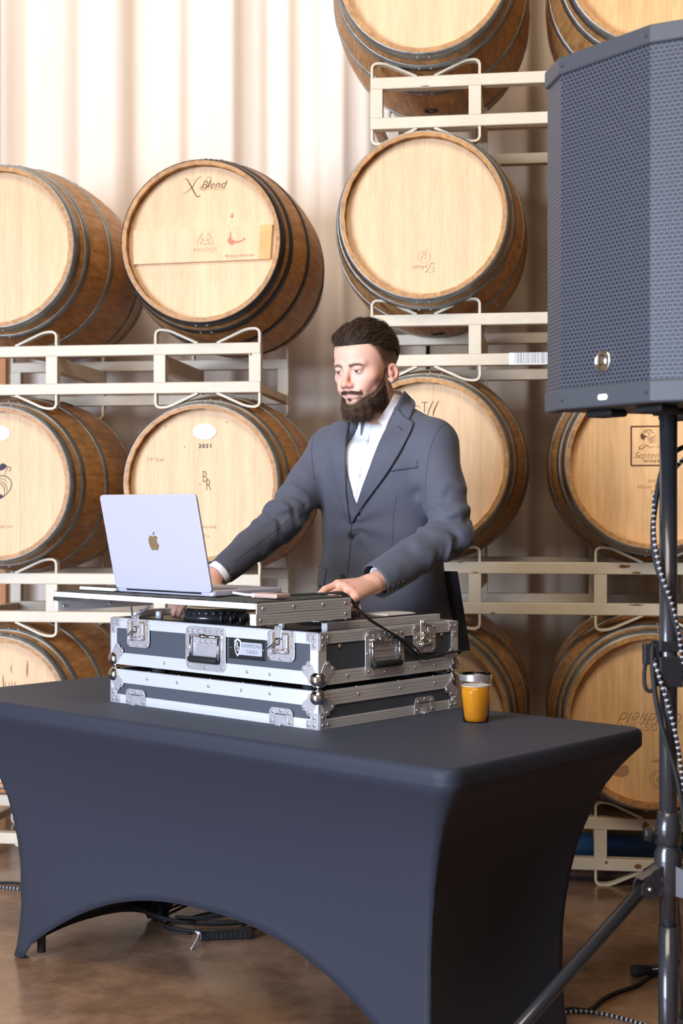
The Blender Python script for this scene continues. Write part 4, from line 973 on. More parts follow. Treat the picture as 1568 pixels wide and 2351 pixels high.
# ---------- cloth materials
suit = mat('grey_wool', (.078,.083,.112), .78, nz=(420,.22), bump=.2, bscale=900, sheen=.12)
suit_d = mat('dark_seam', (.032,.034,.045), .9)
shirtm = mat('white_cotton', (.84,.84,.88), .8, bump=.1, bscale=500)
V_, F_ = nets(jacket, (-.44,3.70,.84), (.44,4.50,1.60), .0046); V_ = relax(V_, F_, 1, .35)
jk = nm('jacket', V_, F_, suit, per, loc=NL_)
V_, F_ = nets(shirt, (-.14,3.95,1.10), (.36,4.42,1.57), .0052)
st_ = nm('shirt', V_, F_, shirtm, per, loc=NL_)
def patch(name, A, Bp, n, m, fn, off, th, mt, parent, lift=None, label=None, smooth=True):
    """cloth piece lofted between two pixel outlines, laid on the body surface"""
    a = pcurve(A, n); b = pcurve(Bp, n); pix = [(a[i][0]+(b[i][0]-a[i][0])*j/(m-1), a[i][1]+(b[i][1]-a[i][1])*j/(m-1)) for i in range(n) for j in range(m)]
    P = hit(fn, pix); g = grad(fn, P, .004); o_ = np.array([off if lift is None else off+lift(i/(n-1), j/(m-1)) for i in range(n) for j in range(m)]); P = P+g*o_[:,None]
    Vt = [tuple(p) for p in P]+[tuple(p) for p in (P-g*th)]; N_ = n*m; mb = MB(); Fc = []
    for i in range(n-1):
        for j in range(m-1):
            q = (i*m+j, i*m+j+1, (i+1)*m+j+1, (i+1)*m+j); Fc += [q, tuple(v+N_ for v in q[::-1])]
    bd = [i*m for i in range(n)]+[(n-1)*m+j for j in range(1,m)]+[i*m+m-1 for i in range(n-2,-1,-1)]+[j for j in range(m-2,0,-1)]
    for k in range(len(bd)): u, v = bd[k], bd[(k+1)%len(bd)]; Fc.append((u, v, v+N_, u+N_))
    mb.add(Vt, Fc); return mk(name, mb, mt, parent, smooth=smooth, loc=NL_ if parent is per else None, label=label)
def seam(name, pts, fn, r, mt, parent, off=.0004, n=28):
    P = hit(fn, pcurve(pts, n)); P = P[hit.ok]
    if len(P) < 3: return
    g = grad(fn, P, .003); P = P+g*off
    return mk(name, MB().tube([tuple(p) for p in P], r, 6), mt, parent, smooth=True, loc=NL_ if parent is per else None)
JS = jacket_solid
# lapels (photo right and photo left), collar wings
patch('lapel', [(906,936),(893,975),(868,1030),(842,1098),(820,1160),(807,1198)], [(936,966),(951,978),(925,1030),(886,1092),(842,1152),(809,1202)], 34, 12, JS, .0075, .004, suit, per, lift=lambda u,v: .004*math.sin(PI*min(1,v*1.2))*(1-u)+.001)
patch('lapel', [(803,972),(797,1010),(795,1070),(797,1130),(801,1170),(806,1198)], [(768,972),(757,1008),(764,1062),(778,1120),(793,1168),(804,1202)], 34, 10, JS, .0070, .004, suit, per, lift=lambda u,v: .003*math.sin(PI*v)*(1-u))
def collar(name, zt, zb, rt, rb, cyt, cyb, a0, a1, m, th, n=48, k=6):
    """band round the neck in torso coordinates; angle 0 = back of the neck"""
    P = []
    for i in range(n+1):
        a = a0+(a1-a0)*i/n; row = []
        for j in range(k+1):
            u = j/k; r = rt(a)+(rb(a)-rt(a))*u; z = zt(a)+(zb(a)-zt(a))*u; cy = cyt+(cyb-cyt)*u
            row.append(tuple(tw(r*math.sin(a)+.006, cy+r*math.cos(a), z+.004*math.sin(PI*u))))
        P.append(row)
    return mk(name, MB().grid(P), m, per, smooth=True, loc=NL_, solid=th)
bk = lambda a: math.cos(a)
collar('shirt_collar', lambda a: 1.572+.046*bk(a), lambda a: 1.530+.044*bk(a)-.018*max(0,-bk(a)), lambda a: .0620, lambda a: .0720, -.045, -.036, R(-146), R(146), shirtm, .002)
collar('jacket_collar', lambda a: 1.561+.047*bk(a), lambda a: 1.512+.044*bk(a), lambda a: .0700, lambda a: .0880, -.044, -.030, R(-118), R(118), suit, .003)
JC = lambda P: smin(JS(P), cone(tl(P), (.006,-.032,1.50), (.006,-.046,1.575), .080, .072), .012)
patch('collar_leaf', [(925,899),(914,920),(899,950)], [(939,914),(952,933),(940,967)], 14, 8, JC, .006, .003, suit, per)
seam('notch_seam', [(946,963),(940,965),(934,968)], JC, .0009, suit_d, jk, .0065, 6)
seam('lapel_buttonhole', [(918,984),(928,994)], JS, .0010, suit_d, jk, .0120, 6)
seam('breast_pocket_line', [(898,1082),(925,1078),(960,1072)], JS, .0010, suit_d, jk, .0016)
patch('breast_pocket', [(902,1066),(960,1056)], [(898,1082),(959,1075)], 10, 4, JS, .0016, .002, suit, jk)
patch('pocket_flap', [(735,1305),(740,1304),(751,1308)], [(731,1337),(735,1345),(744,1346)], 8, 8, JS, .0045, .003, suit, jk, label='pocket flap')
seam('pocket_edge', [(730,1302),(749,1306)], JS, .0012, suit_d, jk, .0008, 8)
seam('front_edge', [(807,1202),(805,1250),(800,1300),(796,1340),(797,1400)], JS, .0012, suit_d, jk, .0006)
seam('dart', [(911,1135),(904,1180),(902,1225),(900,1255)], JS, .0007, suit_d, jk, .0)
seam('armhole_seam', [(1040,968),(1012,980),(996,1008),(985,1045),(978,1100),(977,1150)], JS, .0007, suit_d, jk, .0)
seam('armhole_seam', [(738,974),(726,990),(717,1015),(716,1050),(722,1100)], JS, .0008, suit_d, jk, .0)
seam('sleeve_seam', [(705,1150),(650,1205),(590,1250),(540,1290)], JS, .0006, suit_d, jk, .0)
bm_ = mat('horn_button', (.045,.035,.03), .35, nz=(90,.6))
def button(px, py, r, parent, fn=JS, off=.001, m=None, name='button'):
    P = hit(fn, [(px,py)]); g = grad(fn, P, .004)[0]; p = Vector(P[0]+g*off); q = Vector(g).to_track_quat('Z','Y').to_matrix().to_4x4()
    return mk(name, MB().lathe([(r*.9,0),(r,.0012),(r*.95,.0026),(r*.72,.0028),(r*.62,.0019),(0,.0019)], 22, Matrix.Translation(p)@q).box((-.0016,-.0016,.0018),(.0016,.0016,.0030), Matrix.Translation(p)@q), m or bm_, parent, smooth=False)
button(807,1230,.0105,jk); button(788,1325,.0098,jk)
seam('buttonhole', [(812,1228),(825,1226)], JS, .0010, suit_d, jk, .0008, 5)
for k in range(4): button(893+11.5*k, 1351-5.6*k, .0062, jk)
# shirt: collar wings, placket, buttons
patch('collar_wing', [(903,905),(892,927),(876,952),(866,965)], [(919,910),(909,934),(896,960),(886,984)], 18, 6, lambda P: smin(smin(JS(P), shirt(P), .01), cone(tl(P), (.006,-.036,1.49), (.006,-.050,1.575), .068, .062), .006), .0055, .003, shirtm, per, label='pointed wing of the open shirt collar')
patch('placket', [(842,966),(838,985),(826,1040),(814,1100),(808,1180)], [(857,966),(852,985),(838,1045),(824,1105),(813,1170)], 20, 4, shirt, .0016, .0016, shirtm, st_)
for px, py in ((838,1015),(824,1090),(812,1150)): button(px, py, .0055, st_, shirt, .002, M['white'])
# shirt cuff at the far wrist
ax = Vector(WR-ER).normalized(); rot = ax.to_track_quat('Z','Y').to_matrix().to_4x4()
mk('shirt_cuff', MB().lathe([(.034,-.03),(.0365,0),(.0365,.020),(.034,.021),(.033,.0)], 28, Matrix.Translation(Vector(WR))@rot), shirtm, per, smooth=True, loc=NL_)
ax = Vector(WL-EL).normalized(); rot = ax.to_track_quat('Z','Y').to_matrix().to_4x4()
mk('shirt_cuff', MB().lathe([(.033,-.03),(.034,-.012),(.032,-.010),(.031,-.02)], 28, Matrix.Translation(Vector(WL))@rot), shirtm, per, smooth=True, loc=NL_)
# ---------- head
HC_ = np.array([.0715, 4.09, 1.6715]); yaw, pit = R(38.5), R(11)
Hx = np.array([math.cos(yaw), -math.sin(yaw), 0]); Hf = np.array([-math.sin(yaw)*math.cos(pit), -math.cos(yaw)*math.cos(pit), -math.sin(pit)])
Hz = np.cross(Hx, -Hf); Hz = np.cross(-Hf, Hx) if Hz[2] < 0 else Hz
HR = np.stack([Hx, -Hf, Hz])     # rows: local axes in world
HSC = 1.025
def hl(P): X, Y, Z = (P[i]-HC_[i] for i in range(3)); return tuple((HR[i][0]*X+HR[i][1]*Y+HR[i][2]*Z)/HSC for i in range(3))
def hw(V):
    V = np.array(V, float); V[...,2] = np.where(V[...,2] < 0, V[...,2]*.88, V[...,2]); return HC_+(V*HSC)@HR
EX, EY, EZ, ER_ = .0315, -.0765, .0, .0122
def head(P, neck=True):
    x, y, z = P; ax_ = np.abs(x); Q = (ax_, y, z)
    d = ell(P, (0,.014,.036), (.0755,.099,.079))
    d = smin(d, ell(P, (0,-.030,.040), (.0655,.056,.058)), .03)
    d = smin(d, ell(P, (0,-.030,-.030), (.0635,.0585,.070)), .03)
    d = smin(d, ell(P, (0,-.026,-.078), (.0540,.054,.036)), .025)
    d = smin(d, ell(P, (0,-.076,-.101), (.022,.017,.016)), .02)
    d = smin(d, ell(Q, (.046,-.052,-.024), (.022,.021,.019)), .02)             # cheekbones
    d = smin(d, cone(Q, (.014,-.0835,.0155), (.043,-.0715,.0175), .0085,.007), .014)  # brow
    d = smin(d, ell(Q, (.026,-.072,-.055), (.022,.018,.022)), .02)
    d = smax(d, -ell(Q, (.031,-.0985,.000), (.0165,.0150,.0115)), .014)         # sockets
    eye = ell(Q, (EX,EY,EZ), (.0136,)*3)
    d = smin(d, eye, .005)
    d = smin(d, ell(Q, (EX,EY-.001,.0075), (.0150,.0132,.0085)), .006)          # upper lid fold
    # lid opening
    op = ell(Q, (EX+.0005,EY-.0125,-.0034), (.0122,.0085,.0031)); d = smax(d, -op, .0012)
    # nose
    n = cone(P, (0,-.0865,.010), (0,-.1060,-.0375), .0068,.0098); n = smin(n, ell(P, (0,-.1055,-.0400), (.0125,.0110,.0102)), .006)
    n = smin(n, ell(Q, (.0130,-.0975,-.0445), (.0070,.0100,.0080)), .006); d = smin(d, n, .010)
    d = smax(d, -ell(Q, (.0072,-.1010,-.0500), (.0042,.0062,.0056)), .003)
    # lips and mouth line (pressed, drawn inwards)
    PM = (x-.005, y, z); QM = (np.abs(x-.005), y, z)
    d = smin(d, ell(PM, (0,-.0860,-.0660), (.026,.0100,.0070)), .010)
    d = smin(d, ell(PM, (0,-.0850,-.0800), (.022,.0095,.0065)), .010)
    d = smax(d, -cone(QM, (0,-.0975,-.0735), (.0260,-.0860,-.0745), .0022,.0016), .003)
    d = smax(d, -ell(QM, (.0330,-.084,-.0735), (.004,.006,.009)), .007)
    # ears
    er = ell(Q, (.0765,.018,-.024), (.0085,.0180,.0295), [[.94,-.34,0],[.34,.94,0],[0,0,1]])
    er = smax(er, -ell(Q, (.0830,.012,-.020), (.0080,.0110,.0200)), .004); er = smin(er, ell(Q, (.0760,.010,-.026), (.0050,.006,.010)), .004); er = smin(er, ell(Q, (.0755,.010,-.048), (.0065,.009,.009)), .005)
    d = smin(d, er, .006)
    if neck:
        d = smin(d, cone(P, (0,.030,-.080), (.0,.062,-.225), .048,.054), .025)
    return d
V_, F_ = nets(head, (-.105,-.135,-.225), (.105,.130,.130), .0019)
Vh = V_; x, y, z = V_.T; ax_ = np.abs(x)
def sm(v, a, b): t = np.clip((v-a)/(b-a),0,1); return t*t*(3-2*t)
g = lambda cx, cy, cz, s: np.exp(-(((ax_-cx)**2+(y-cy)**2+(z-cz)**2)/s**2))
base = np.array([.74,.425,.315]); col = np.tile(base, (len(V_),1))
def mixc(c, w_): 
    global col; col = col*(1-w_[:,None])+np.array(c)*w_[:,None]
mixc((.74,.30,.20), .75*g(.055,-.035,-.030,.030)); mixc((.74,.30,.19), .65*g(0,-.108,-.035,.022)); mixc((.70,.28,.20), .6*np.clip(sm(ax_,.072,.080),0,1)*sm(z,-.06,-.03))
mixc((.66,.32,.24), .45*sm(-z,.10,.15)); mixc((.62,.36,.32), .5*g(EX,EY-.01,-.012,.012)); mixc((.64,.30,.25), .45*(np.exp(-((z+.0735)/.007)**2)*sm(-y,.075,.085)*sm(-ax_,-.028,-.020)))
hairc = (.045,.026,.016)
def fade(x, y, z):
    ax = np.abs(x); line = np.where(y < -.035, .062+0*y, np.where(y < .02, .062-.045*sm(y,-.035,.010), .017-.040*sm(y,.02,.075)))
    return line
ln = fade(x,y,z)
wf = sm(z-ln, -.004, .032)*(y > -.062); wf = np.where(y < -.035, sm(z,.052,.064)*sm(y,-.085,-.03), wf)
tmp = (y+.055-(.062-z)*.62); wt = sm(tmp,-.004,.014)*sm(z,-.040,.030); mixc(hairc, .90*np.clip(np.maximum(wf*(y>.0),wt),0,1)*(1-np.clip(sm(ax_,.0735,.0765)*(z<.010)*(y>-.004),0,1))*np.where(y>.05,sm(z,-.05,.02),1))
def beardmask(x, y, z):
    """1 inside the beard: jaw, chin and sideburn"""
    ax = np.abs(x)
    up = np.where(y > -.012, -.004+.3*(y+.012), -.030-(-.012-y)*.95)     # upper border falls from sideburn to mouth corner
    up = np.where(y < -.052, -.0665-(-.052-y)*.75, up)
    up = np.minimum(up, np.where(y < -.012, -.028, up))
    back = 1-sm(y, .000+.25*np.clip(-z-.04,0,1), .012+.25*np.clip(-z-.04,0,1))
    return sm(up-z, -.004, .010)*back*sm(z, -.150, -.135)*(1-np.clip(sm(ax,.0700,.0725)*(z>-.052),0,1))
bmk = beardmask(x,y,z); mixc((.10,.055,.035), .80*bmk)
mixc((.40,.24,.18), .55*np.exp(-((z-.0145-.004*np.sin(np.clip((ax_-.011)/.037,0,1)*2.4))/.0035)**2)*sm(ax_,.008,.013)*sm(-ax_,-.050,-.042)*(y<-.055))
mixc((.30,.16,.11), .35*np.exp(-((z+.0865)/.006)**2)*np.exp(-(x/.008)**2)*(y<-.08))
skin = mat('skin', (.8,.5,.4), .48, bump=.12, bscale=420, spec=.4); sb = skin.node_tree.nodes['Principled BSDF']
at_n = skin.node_tree.nodes.new('ShaderNodeVertexColor'); at_n.layer_name = 'Col'; skin.node_tree.links.new(at_n.outputs['Color'], sb.inputs['Base Color'])
sb.inputs['Subsurface Weight'].default_value = .12; sb.inputs['Subsurface Radius'].default_value = (1,.35,.2); sb.inputs['Subsurface Scale'].default_value = .008
parts_V = [hw(V_)]; parts_F = [F_]; parts_C = [col]
# ---------- hands
def hand_field(wr, mcps, fingers, thumb, palm_n, rw=.027):
    """wr wrist; mcps knuckles; fingers list of joint lists; built as joined rounded cones"""
    def fn(P):
        wr2 = wr
        d = None
        for i, m_ in enumerate(mcps):
            base = wr+(m_-wr)*.12+(m_-np.mean(mcps,0))*.30
            c = cone(P, base, m_, .0145, .0118); d = c if d is None else smin(d, c, .014)
        for i in range(3):
            mid = (mcps[i]+mcps[i+1])/2-(palm_n*.003); c = cone(P, wr*.75+mid*.25, mid, .0145, .0105); d = smin(d, c, .010)
        fd = None
        for j, f in enumerate(fingers):
            q = None; k = len(f)
            for i in range(k-1):
                r0 = (.0102,.0092,.0084,.0074)[i]*(1,.98,.97,.88)[j]; r1 = (.0092,.0084,.0074,.0066)[i]*(1,.98,.97,.88)[j]
                c = cone(P, f[i], f[i+1], r0, r1); q = c if q is None else smin(q, c, .003)
            fd = q if fd is None else smin(fd, q, .0022)
        d = smin(d, fd, .006)
        t_ = cone(P, thumb[0], thumb[1], .0150,.0125); t_ = smin(t_, cone(P, thumb[1], thumb[2], .0118,.0100), .004); t_ = smin(t_, cone(P, thumb[2], thumb[3], .0100,.0080), .003)
        d = smin(d, t_, .012)
        return d
    return fn
A_ = np.array
def handmesh(fn, allp, extra, nails, h=.0019):
    lo = np.min(allp,0)-.03; hi = np.max(allp,0)+.03; V, Fc = nets(lambda P: smin(fn(P), extra(P), .012), lo, hi, h); c = np.tile(np.array([.76,.43,.32]), (len(V),1))
    for kn_ in nails:
        w_ = np.exp(-((V-kn_)**2).sum(1)/.011**2)[:,None]*.45; c = c*(1-w_)+np.array([.74,.31,.24])*w_
    return V, Fc, c
# near hand (photo right): palm down, fingers over the back edge of the shelf
wr = A_([.086,3.762,1.072]); mc = [A_([-.010,3.700,1.074]), A_([.008,3.680,1.068]), A_([.024,3.660,1.058]), A_([.036,3.642,1.044])]
fg_ = [[mc[0], A_([-.042,3.676,1.062]), A_([-.060,3.655,1.046]), A_([-.070,3.642,1.030])],
       [mc[1], A_([-.025,3.645,1.050]), A_([-.040,3.622,1.030]), A_([-.046,3.612,1.012])],
       [mc[2], A_([-.002,3.622,1.040]), A_([-.014,3.600,1.020]), A_([-.018,3.592,1.002])],
       [mc[3], A_([.022,3.610,1.030]), A_([.014,3.592,1.014]), A_([.010,3.584,.998])]]
th_ = [A_([.070,3.765,1.070]), A_([.030,3.765,1.055]), A_([.000,3.750,1.045]), A_([-.025,3.735,1.035])]
fnL = hand_field(wr, mc, fg_, th_, A_([-.3,-.3,.9]))
exL = lambda P: smin(cone(P, wr, WL-(WL-EL)*.25, .0265,.0285), ell(P, tuple(wr+A_([-.012,-.004,.0])), (.030,.028,.020)), .02)
V1, F1, C1 = handmesh(fnL, A_([wr, WL]+mc+[q for f in fg_ for q in f]+th_), exL, [q+A_([0,0,.008]) for q in mc]+[f[1] for f in fg_]+[f[3] for f in fg_])
parts_V.append(V1); parts_F.append(F1); parts_C.append(C1)
# far hand (photo left): reaching down to the controller behind the laptop
wr2 = A_([-.355,4.005,1.078]); mc2 = [A_([-.372,3.925,1.030]), A_([-.392,3.940,1.034]), A_([-.410,3.958,1.034]), A_([-.424,3.976,1.030])]
fg2 = [[mc2[0], A_([-.392,3.895,1.012]), A_([-.404,3.885,.992]), A_([-.410,3.882,.978])],
       [mc2[1], A_([-.420,3.912,1.018]), A_([-.436,3.900,.996]), A_([-.442,3.896,.981])],
       [mc2[2], A_([-.436,3.932,1.016]), A_([-.450,3.922,.996]), A_([-.456,3.918,.982])],
       [mc2[3], A_([-.446,3.956,1.014]), A_([-.458,3.948,.998]), A_([-.463,3.944,.986])]]
th2 = [A_([-.345,3.975,1.055]), A_([-.345,3.935,1.035]), A_([-.360,3.905,1.015]), A_([-.370,3.885,.995])]
fnR = hand_field(wr2, mc2, fg2, th2, A_([0,-.5,.86]))
exR = lambda P: smin(cone(P, wr2, WR-(WR-ER)*.15, .0255,.0275), ell(P, tuple(wr2+A_([-.01,-.015,-.008])), (.027,.030,.020)), .02)
V2, F2, C2 = handmesh(fnR, A_([wr2, WR]+mc2+[q for f in fg2 for q in f]+th2), exR, [q+A_([0,0,.008]) for q in mc2]+[f[3] for f in fg2], .0022)
parts_V.append(V2); parts_F.append(F2); parts_C.append(C2)
# torso, arms and legs under the clothes, one continuous surface
def bodyin(P):
    d = smin(torso(P,-.03), shoulders(P,-.026), .04); d = smin(d, cone(tl(P), (0,.03,1.42), (0,.012,1.56), .06,.055), .03)
    d = smin(d, cone(P, SR, ER, .046,.040), .03); d = smin(d, cone(P, ER, wr2, .040,.027), .02); d = smin(d, cone(P, SLf, EL, .046,.042), .03); d = smin(d, cone(P, EL, wr, .042,.027), .02)
    for s in (-1,1):
        hp, kn2, an = tw(s*.09,.0,.90), tw(s*.11,-.015,.50), tw(s*.13,.02,.09)
        d = smin(d, cone(P, hp, kn2, .078,.056), .03); d = smin(d, cone(P, kn2, an, .054,.038), .02); d = smin(d, cone(P, tw(s*.13,.03,.055), tw(s*.15,-.15,.035), .034,.028), .02)
    return d
V3, F3 = nets(bodyin, (-.42,3.70,-.02), (.46,4.50,1.60), .010)
parts_V.append(V3); parts_F.append(F3); parts_C.append(np.tile(base,(len(V3),1)))
o_ = 0; FF = []
for V_, F_ in zip(parts_V, parts_F): FF.append(F_+o_); o_ += len(V_)
body = nm('body', np.concatenate(parts_V), np.concatenate(FF), skin, per, np.concatenate(parts_C), loc=NL_)
def trousers(P):
    d = smax(torso(P,-.014), P[2]-.98, .01)
    for s in (-1,1):
        hp, kn2, an = tw(s*.092,.0,.88), tw(s*.11,-.01,.50), tw(s*.13,.02,.07)
        d = smin(d, cone(P, hp, kn2, .094,.076), .04); d = smin(d, cone(P, kn2, an, .076,.068), .02)
    return smax(d, .045-P[2], .008)+.002*np.sin(P[2]*60)*(P[2]<.3)
V_, F_ = nets(trousers, (-.30,3.85,.02), (.50,4.50,1.02), .010); nm('trousers', V_, F_, mat('dark_trousers',(.02,.021,.028),.8), per, loc=NL_)
for s in (-1,1):
    fn = lambda P: smax(smin(cone(P, tw(s*.13,.045,.045), tw(s*.155,-.17,.036), .042,.034), cone(P, tw(s*.13,.04,.05), tw(s*.13,.03,.10), .040,.042), .02), .002-P[2], .002)
    V_, F_ = nets(fn, (-.30,3.85,-.01), (.50,4.50,.16), .007); nm('shoe', V_, F_, mat('black_leather',(.012,.01,.01),.3), per, loc=NL_)
# jacket vent flap at the right hem
mk('vent_flap', MB().prism([(0,0),(.040,0),(.078,-.225),(.045,-.23),(.0,-.02)],0,.006, Matrix.Translation(Vector(tw(.160,.050,1.09)))@Matrix.Rotation(R(-20),4,'Z')@FR), mat('black_lining',(.012,.012,.015),.8), per, loc=NL_, bev=.002, label='dark rear vent flap of the jacket')
# ---------- eyes
eyem = mat('eye_white', (.72,.68,.68), .15, coat=.6); irm = mat('iris', (.075,.085,.095), .2, nz=(900,.5), coat=.8); pum = mat('pupil', (.003,.003,.003), .1, coat=1)
rotM = Matrix([[HR[0][i],HR[1][i],HR[2][i],0] for i in range(3)]+[[0,0,0,1]])
for s in (-1,1):
    gz = Vector((-.10, -.94, -.27)).normalized(); c = Vector(hw([s*EX,EY,EZ]))
    q = rotM@gz.to_track_quat('Z','Y').to_matrix().to_4x4(); r = ER_*HSC
    sp = lambda a0, a1, k, rr_: [(rr_*math.sin(a0+(a1-a0)*i/k), rr_*math.cos(a0+(a1-a0)*i/k)) for i in range(k+1)]
    e_ = mk('eyeball', MB().lathe(sp(0,PI,16,r), 24, Matrix.Translation(c-FOOT)@q), eyem, per, smooth=True)
    mk('iris', MB().lathe(sp(0,R(29),5,r*1.012), 24, Matrix.Translation(c-FOOT)@q, cap=False), irm, e_, smooth=True)
    mk('pupil', MB().lathe(sp(0,R(11),3,r*1.022), 16, Matrix.Translation(c-FOOT)@q, cap=False), pum, e_, smooth=True)
# ---------- hair, beard, brows: caps plus strands
def hgrad(P, e=.0015): return grad(lambda Q: head(Q), P, e)
hairm = mat('dark_brown_hair', (.036,.020,.012), .62, nz=(60,.6), spec=.25); beardm = mat('brown_beard', (.062,.037,.024), .75, nz=(80,.6), spec=.2); tipm = mat('light_brown_beard', (.14,.085,.05), .7); browm = mat('brown_brow', (.26,.16,.12), .8)
def haircap(P):
    x, y, z = P; top = ell(P, (0,.014,.046), (.0800,.1020,.0875)); top = smin(top, ell(P,(0,-.040,.092),(.056,.036,.024)), .03)
    top = top+(.0014*np.sin(x*160+y*90)+.0010*np.sin(x*70-y*210+z*90))*sm(z,.07,.10)
    line = np.where(y < -.03, .051+.0008*np.sin(x*300), .051-.010*sm(y,-.03,.0)-.045*sm(y,.03,.095))
    return smax(top, line-z, .004)
V_, F_ = nets(haircap, (-.10,-.12,-.02), (.10,.14,.15), .0024); nm('hair', hw(V_), F_, hairm, per, loc=NL_)
def strands(name, roots, dirs, lens, wds, bend, mt, nseg=4, jit=.25, lay=None, gk=None):
    V = []; Fq = []; o = 0
    for i in range(len(roots)):
        p = np.array(roots[i]); d = np.array(dirs[i])+rng.normal(0,jit,3)*.5; d /= np.linalg.norm(d); L_ = lens[i]
        s_ = np.cross(d, rng.normal(0,1,3)); s_ /= np.linalg.norm(s_)+1e-9
        for k in range(nseg+1):
            w_ = wds*(1-.85*k/nseg); V.append(p-s_*w_); V.append(p+s_*w_)
            b_ = bend[i] if hasattr(bend,'ndim') and bend.ndim == 2 else bend
            d = d+b_*(1/nseg); d /= np.linalg.norm(d); p = p+d*L_/nseg
        for k in range(nseg): Fq.append((o+2*k, o+2*k+1, o+2*k+3, o+2*k+2))
        o += 2*(nseg+1)
    ob = nm(name, hw(np.array(V)), np.array(Fq), mt, per, loc=NL_); ob['kind'] = 'stuff'; return ob
# top hair strands: lie on the cap, swept forward and to the side
sv, sf = nets(haircap, (-.10,-.12,.02), (.10,.14,.15), .006); sg = grad(haircap, sv, .003)
m_ = (sg[:,2] > -.2); sv = sv[m_]; sg = sg[m_]; pick = rng.integers(0, len(sv), 7000); r0 = sv[pick]+rng.normal(0,.0025,(7000,3)); n0 = sg[pick]
fl = np.tile(np.array([-.35,-1.0,-.05]), (7000,1)); fl[:,0] += .9*(r0[:,0])/.08*.5; fl[:,2] -= 1.2*np.clip(-r0[:,1]-.04,0,.05)/.05; tang = fl-(fl*n0).sum(1,keepdims=True)*n0; tang /= np.linalg.norm(tang,axis=1,keepdims=True)
ln_ = .014+.020*rng.random(7000); ln_ = np.where(r0[:,1] > .05, ln_*.6, ln_); ln_ = np.where((r0[:,1]<-.045)&(r0[:,2]<.088), ln_*np.clip((r0[:,2]-.058)*12,.03,.4), ln_)
strands('hair_strands', r0, tang+n0*.05, ln_, .00045, -n0*.55, hairm, 4, .09)
strands('hair_highlights', r0[:1400]+n0[:1400]*.001, tang[:1400]+n0[:1400]*.06, ln_[:1400], .0005, -n0[:1400]*.5, mat('mid_brown_hair',(.105,.062,.040),.6,spec=.25), 4, .10)
# beard volume and strands
hv = Vh; hm = beardmask(*hv.T); ids = np.where(hm > .25)[0]; hn = hgrad(hv[ids]); rootsB = hv[ids]
def beardcap(P):
    x, y, z = P; d = head(P, False)-.0065-.006*sm(-z,.075,.11)
    d = smin(d, ell(P, (0,-.058,-.132), (.046,.042,.030)), .02); d = d+.0018*np.sin(x*190+z*120)*np.sin(y*170-z*90)
    ax = np.abs(x); up = np.where(y > -.012, -.026+.3*(y+.012), -.036-(-.012-y)*.95); up = np.where(y < -.052, -.0745-(-.052-y)*.72, up); up = np.minimum(up, np.where(y < -.012, -.034, up))
    d = smax(d, z-up+.004, .006); d = smax(d, y-(-.012+.55*np.clip(-z-.035,0,.06)), .006); return smax(d, -.168-z, .01)
V_, F_ = nets(beardcap, (-.085,-.125,-.18), (.085,.06,.02), .0024); nm('beard', hw(V_), F_, beardm, per, loc=NL_)
bg = grad(beardcap, V_, .002); ok = np.where((bg[:,1] < .6))[0]
ok = ok[~((V_[ok][:,1] > -.010) & (V_[ok][:,2] > -.050))]
pick = ok[rng.integers(0, len(ok), 6500)]; r0 = V_[pick]-bg[pick]*.003; dn = np.tile(np.array([0,-.15,-1.0]), (len(pick),1)); dn[:,0] += r0[:,0]*4
strands('beard_strands', r0, dn+bg[pick]*.75, (.006+.010*rng.random(len(pick)))*(1+8*np.clip(-r0[:,2]-.09,0,.05)), .00028, np.tile([0,-.05,-.5],(len(pick),1)), beardm, 4, .8)
pick = ok[rng.integers(0, len(ok), 900)]; r0 = V_[pick]; strands('beard_highlights', r0, np.tile([0,-.2,-1.],(900,1))+bg[pick]*.6, .007+.010*rng.random(900), .00022, np.tile([.1,-.1,-.3],(900,1)), tipm, 4, .5)
# sparse hairs along the upper edge and sideburn
ids = ids[~((hv[ids][:,1] > -.004) | (np.abs(hv[ids][:,0]) > .066)) | (hv[ids][:,2] < -.085)]; ids = ids[~((hv[ids][:,1] > -.004) & (hv[ids][:,2] > -.05))]; pick = ids[rng.integers(0, len(ids), 2600)]; r0 = hv[pick]; hg = hgrad(r0); strands('stubble', r0, np.tile([0,-.1,-1.],(2600,1))+hg*.5, .005+.006*rng.random(2600), .00026, np.tile([0,0,-.3],(2600,1)), beardm, 3, .3)
# moustache and soul patch
mx_ = rng.uniform(-.025,.035,1150); mz_ = -.0620-.0045*(np.abs(mx_)/.027)**1.5+rng.normal(0,.0026,1150)-.001
def onhead(xs, zs):
    P = np.stack([xs, np.full(len(xs),-.15), zs],1)
    for _ in range(40): P[:,1] += head(tuple(P.T))*.8
    return P
r0 = onhead(mx_, mz_); hg = hgrad(r0); sd = np.sign(mx_+.0005); strands('moustache', r0, np.stack([sd*.5,-.1+0*sd,-1+0*sd],1)+hg*.35, .0050+.0035*rng.random(1150), .00034, np.stack([sd*.3,0*sd,-.1+0*sd],1), mat('moustache_hair',(.11,.066,.045),.75,spec=.2), 3, .35)
xs = rng.normal(0,.004,120); r0 = onhead(xs, -.088+rng.normal(0,.003,120)); strands('soul_patch', r0, np.tile([0,-.2,-1.],(120,1))+hgrad(r0)*.3, .004+.003*rng.random(120), .00028, np.tile([0,0,-.2],(120,1)), beardm, 3, .3)
